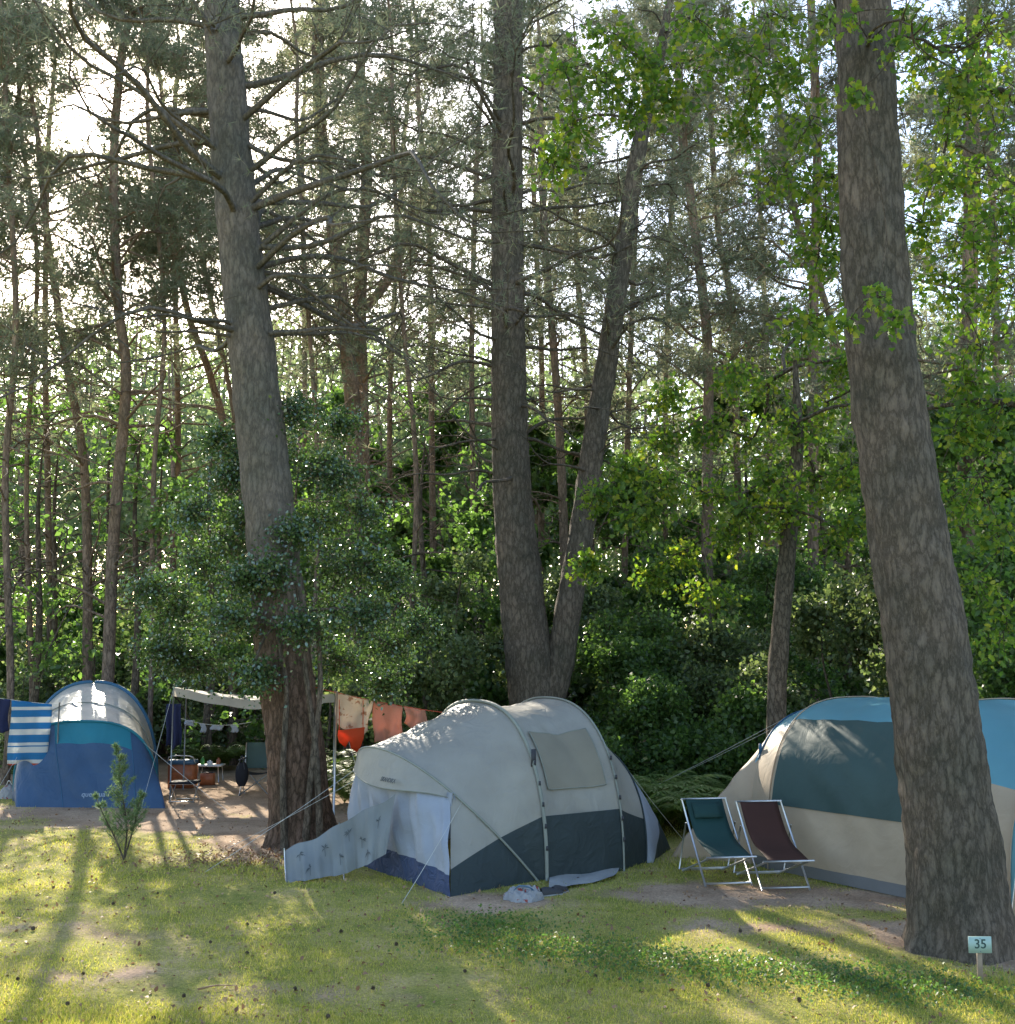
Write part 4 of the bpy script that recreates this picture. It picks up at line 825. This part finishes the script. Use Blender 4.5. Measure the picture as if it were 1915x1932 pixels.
a=Acc(); p0=P(-80,1305,yl); rods(a,[[p0+[0,0,.05],[p0[0],p0[1],0]]],.02); part(e,'pole',a,M['wood'],True); a=Acc(); p0=P(112,1330,yl+.4); rods(a,[[p0+[0,0,.05],[p0[0],p0[1],0]]],.012); part(e,'pole',a,M['steel'],True)
def lq(px): x=(px-CX)/F*yl; return np.array([np.interp(x,lc[:,0],lc[:,k]) for k in range(3)])
cloth_thing('towel','blue white and red striped beach towel on washing line','towel',hang(lq(22),lq(92),1.05,7,.0,fold=.02),'striped')
cloth_thing('towel','dark navy towel hanging on washing line','towel',hang(lq(-14),lq(20),.55,8),'navy_cloth')
cloth_thing('cloth','beige cloth hanging on the washing line','cloth',hang(lq(-45),lq(-16),1.1,9)+[0,.15,0],'peach')
cloth_thing('jacket','dark navy jacket hanging from the tarp pole','jacket',hang(P(316,1328,yT),P(343,1328,yT),.75,10,fold=.05),'navy_cloth')
e=thing('clothesline','short sagging line of pale laundry under the tarp','clothesline',[P(345,1360,21)[0],21,0]); ll=line(P(330,1352,21),P(475,1362,21),16,.10); trim(e,'cord',[ll],.005,'rope')
for i,w_,h_ in ((2,.17,.10),(5,.10,.16),(7,.22,.09),(11,.12,.13)):
    cloth_thing('sock','pale sock drying on a short line','sock',hang(ll[i],ll[i]+[w_,0,-.01],h_,i,n=5,m=5,fold=.01),'t_front')
# ---------------------------------------------------------------- camp furniture
q=G(348,1512); e=thing('camping_stool','folding camping stool with dark seat and steel legs','stool',q)
a=Acc(); 
for sx in (-.2,.2):
    rods(a,[[q+[sx,-.2,.32],q+[sx,.2,.01]],[q+[sx,.2,.32],q+[sx,-.2,.01]]],.011)
rods(a,[[q+[-.22,-.2,.02],q+[.22,-.2,.02]],[q+[-.22,.2,.02],q+[.22,.2,.02]],[q+[-.2,-.2,.32],q+[.2,-.2,.32]]],.011); part(e,'leg_frame',a,M['alu'],True)
a=Acc(); box(a,q+[0,0,.335],[.46,.44,.03],0,1,.03); part(e,'seat',a,M['black_cloth'])
q=G(344,1485); e=thing('cool_box','orange and blue cool box standing on the ground','cool box',q)
a=Acc(); box(a,q+[0,0,.22],[.5,.32,.44],0,1.04,.04); part(e,'body',a,M['plastic_orange']); a=Acc(); box(a,q+[0,0,.48],[.54,.35,.075],0,.94,.04); part(e,'lid',a,M['plastic_blue']); a=Acc(); V,Fc=tubes(spline([q+[-.26,-.1,.46],q+[-.2,-.19,.6],q+[.2,-.19,.6],q+[.26,-.1,.46]],12),np.full(12,.012),6,True); a.add(V,Fc); part(e,'handle',a,M['plastic_white'],True)
q=G(396,1474); e=thing('camping_table','low folding camping table with white top','table',q)
a=Acc(); box(a,q+[0,0,.32],[.52,.4,.03],0,1,.02); part(e,'top',a,M['plastic_white'])
for sx in (-.22,.22):
    for sy in (-.16,.16):
        a=Acc(); rods(a,[[q+[sx*.9,sy,.30],q+[sx,sy*1.1,0]]],.012); part(e,'leg',a,M['alu'],True)
qt=q+[0,0,.335]
def bottle(p,mat,h,r_,name,label,cat):
    a=Acc(); V,Fc=tubes(np.array([p,p+[0,0,h*.05],p+[0,0,h*.65],p+[0,0,h*.8],p+[0,0,h]]),np.array([r_*.9,r_,r_,r_*.45,r_*.4]),12,True); a.add(V,Fc); single(name,a,M[mat],True,label,cat,base=p)
bottle(qt+[-.16,0,0],'plastic_green',.16,.04,'bottle','green bottle standing on the camping table','bottle'); bottle(qt+[.15,.05,0],'plastic_orange',.13,.045,'bottle','orange bottle standing on the camping table','bottle'); bottle(qt+[0,-.05,0],'plastic_white',.09,.06,'jug','white jug standing on the camping table','jug')
q=G(400,1476)-np.array([0,.35,0]); a=Acc(); box(a,q+[0,0,.11],[.3,.2,.22],.1,.9,.04); e=thing('tub','orange tub standing in front of the camping table','tub',q); part(e,'body',a,M['plastic_orange']); a=Acc(); V,Fc=tubes(np.array([q+[.13*math.cos(t),.09*math.sin(t),.225] for t in np.linspace(0,6.283,16)]),np.full(16,.008),5); a.add(V,Fc); part(e,'rim',a,M['rubber'],True)
q=G(484,1500); e=thing('camping_chair','folding camping armchair with grey fabric seat','chair',q)
a=Acc()
for sx in (-.27,.27):
    rods(a,[[q+[sx,-.22,.01],q+[sx,.2,.44]],[q+[sx,.22,.01],q+[sx,-.22,.44]],[q+[sx,.2,.40],q+[sx*1.02,.3,.92]],[q+[sx,-.22,.44],q+[sx,-.22,.64]]],.012)
rods(a,[[q+[-.27,-.22,.02],q+[.27,.22,.44]],[q+[.27,-.22,.02],q+[-.27,.22,.44]]],.010); part(e,'frame',a,M['alu'],True)
a=Acc(); gd=np.array([[q+np.array([x,y_,.43-.05*math.cos(x/.27*1.5)]) for y_ in np.linspace(-.22,.2,6)] for x in np.linspace(-.27,.27,8)]); grid(a,gd); part(e,'seat',a,M['black_cloth'],True)
a=Acc(); gd=np.array([[q+np.array([x,.22+.1*v_+.04*math.cos(x/.27*1.5),.46+.46*v_]) for v_ in np.linspace(0,1,6)] for x in np.linspace(-.27,.27,8)]); grid(a,gd); part(e,'backrest',a,M['t_grey'],True)
for sx in (-.28,.28): a=Acc(); box(a,q+[sx,0,.65],[.05,.48,.025],0,1,.02); part(e,'armrest',a,M['rubber'])
q=P(456,1475,q[1]-.35); q[2]=.2; e=thing('rucksack','black rucksack hanging from the folding chair','rucksack',q)
a=Acc(); gd=[]
for v_ in np.linspace(0,1,9): 
    s_=math.sin(math.pi*(v_*.9+.05))**.4; gd.append([q+np.array([.12*s_*math.cos(t),.08*s_*math.sin(t),.42*v_]) for t in np.linspace(0,6.283,14)])
grid(a,np.array(gd)); part(e,'body',a,M['black_cloth'],True); a=Acc(); V,Fc=tubes(spline([q+[-.06,-.06,.3],q+[0,-.03,.55],q+[.06,-.06,.3]],10),np.full(10,.01),5); a.add(V,Fc); part(e,'strap',a,M['rubber'],True)
q=G(16,1508); e=thing('carrier_bag','crumpled white and red carrier bag on ground','bag',q); a=Acc(); gd=[]
for v_ in np.linspace(0,1,8):
    s_=math.cos(v_*math.pi/2)**.5; gd.append([q+np.array([.18*s_*math.cos(t)*(1+.15*math.sin(3*t+v_*4)),.12*s_*math.sin(t),.26*v_+.02*math.sin(t*5)*v_]) for t in np.linspace(0,6.283,16)])
grid(a,np.array(gd)); part(e,'body',a,M['bagcloth'],True); a=Acc(); V,Fc=tubes(spline([q+[-.05,0,.25],q+[0,-.02,.33],q+[.05,0,.25]],8),np.full(8,.008),5); a.add(V,Fc); part(e,'handle',a,M['plastic_white'],True)
for o_ in bpy.data.objects:
    if '_b' in o_: del o_['_b']
# ---------------------------------------------------------------- camera, light
cam=bpy.data.cameras.new('camera'); co_=bpy.data.objects.new('camera',cam); col.objects.link(co_); cam.sensor_fit='HORIZONTAL'; cam.sensor_width=36; cam.lens=36*F/1915; cam.clip_end=3000; cam.clip_start=.1
co_.location=(0,0,H); co_.rotation_euler=(math.pi/2+PITCH,0,0); bpy.context.scene.camera=co_
w=bpy.data.worlds.new('World'); bpy.context.scene.world=w; w.use_nodes=True; nt=w.node_tree; bg=nt.nodes['Background']
sky=nt.nodes.new('ShaderNodeTexSky'); sky.sky_type='NISHITA'; sky.sun_disc=False; sky.sun_elevation=EL; sky.sun_rotation=-AZ; sky.dust_density=1.2; sky.air_density=1.0
nt.links.new(sky.outputs[0],bg.inputs[0]); bg.inputs[1].default_value=.50
sl=bpy.data.lights.new('sun','SUN'); sl.energy=13; sl.angle=math.radians(.53); sl.color=(1,.91,.75); so=bpy.data.objects.new('sun',sl); col.objects.link(so); so.rotation_euler=Vector(SUN).to_track_quat('Z','Y').to_euler()
sc=bpy.context.scene; sc.view_settings.view_transform='Standard'; sc.view_settings.look='None'; sc.view_settings.exposure=0
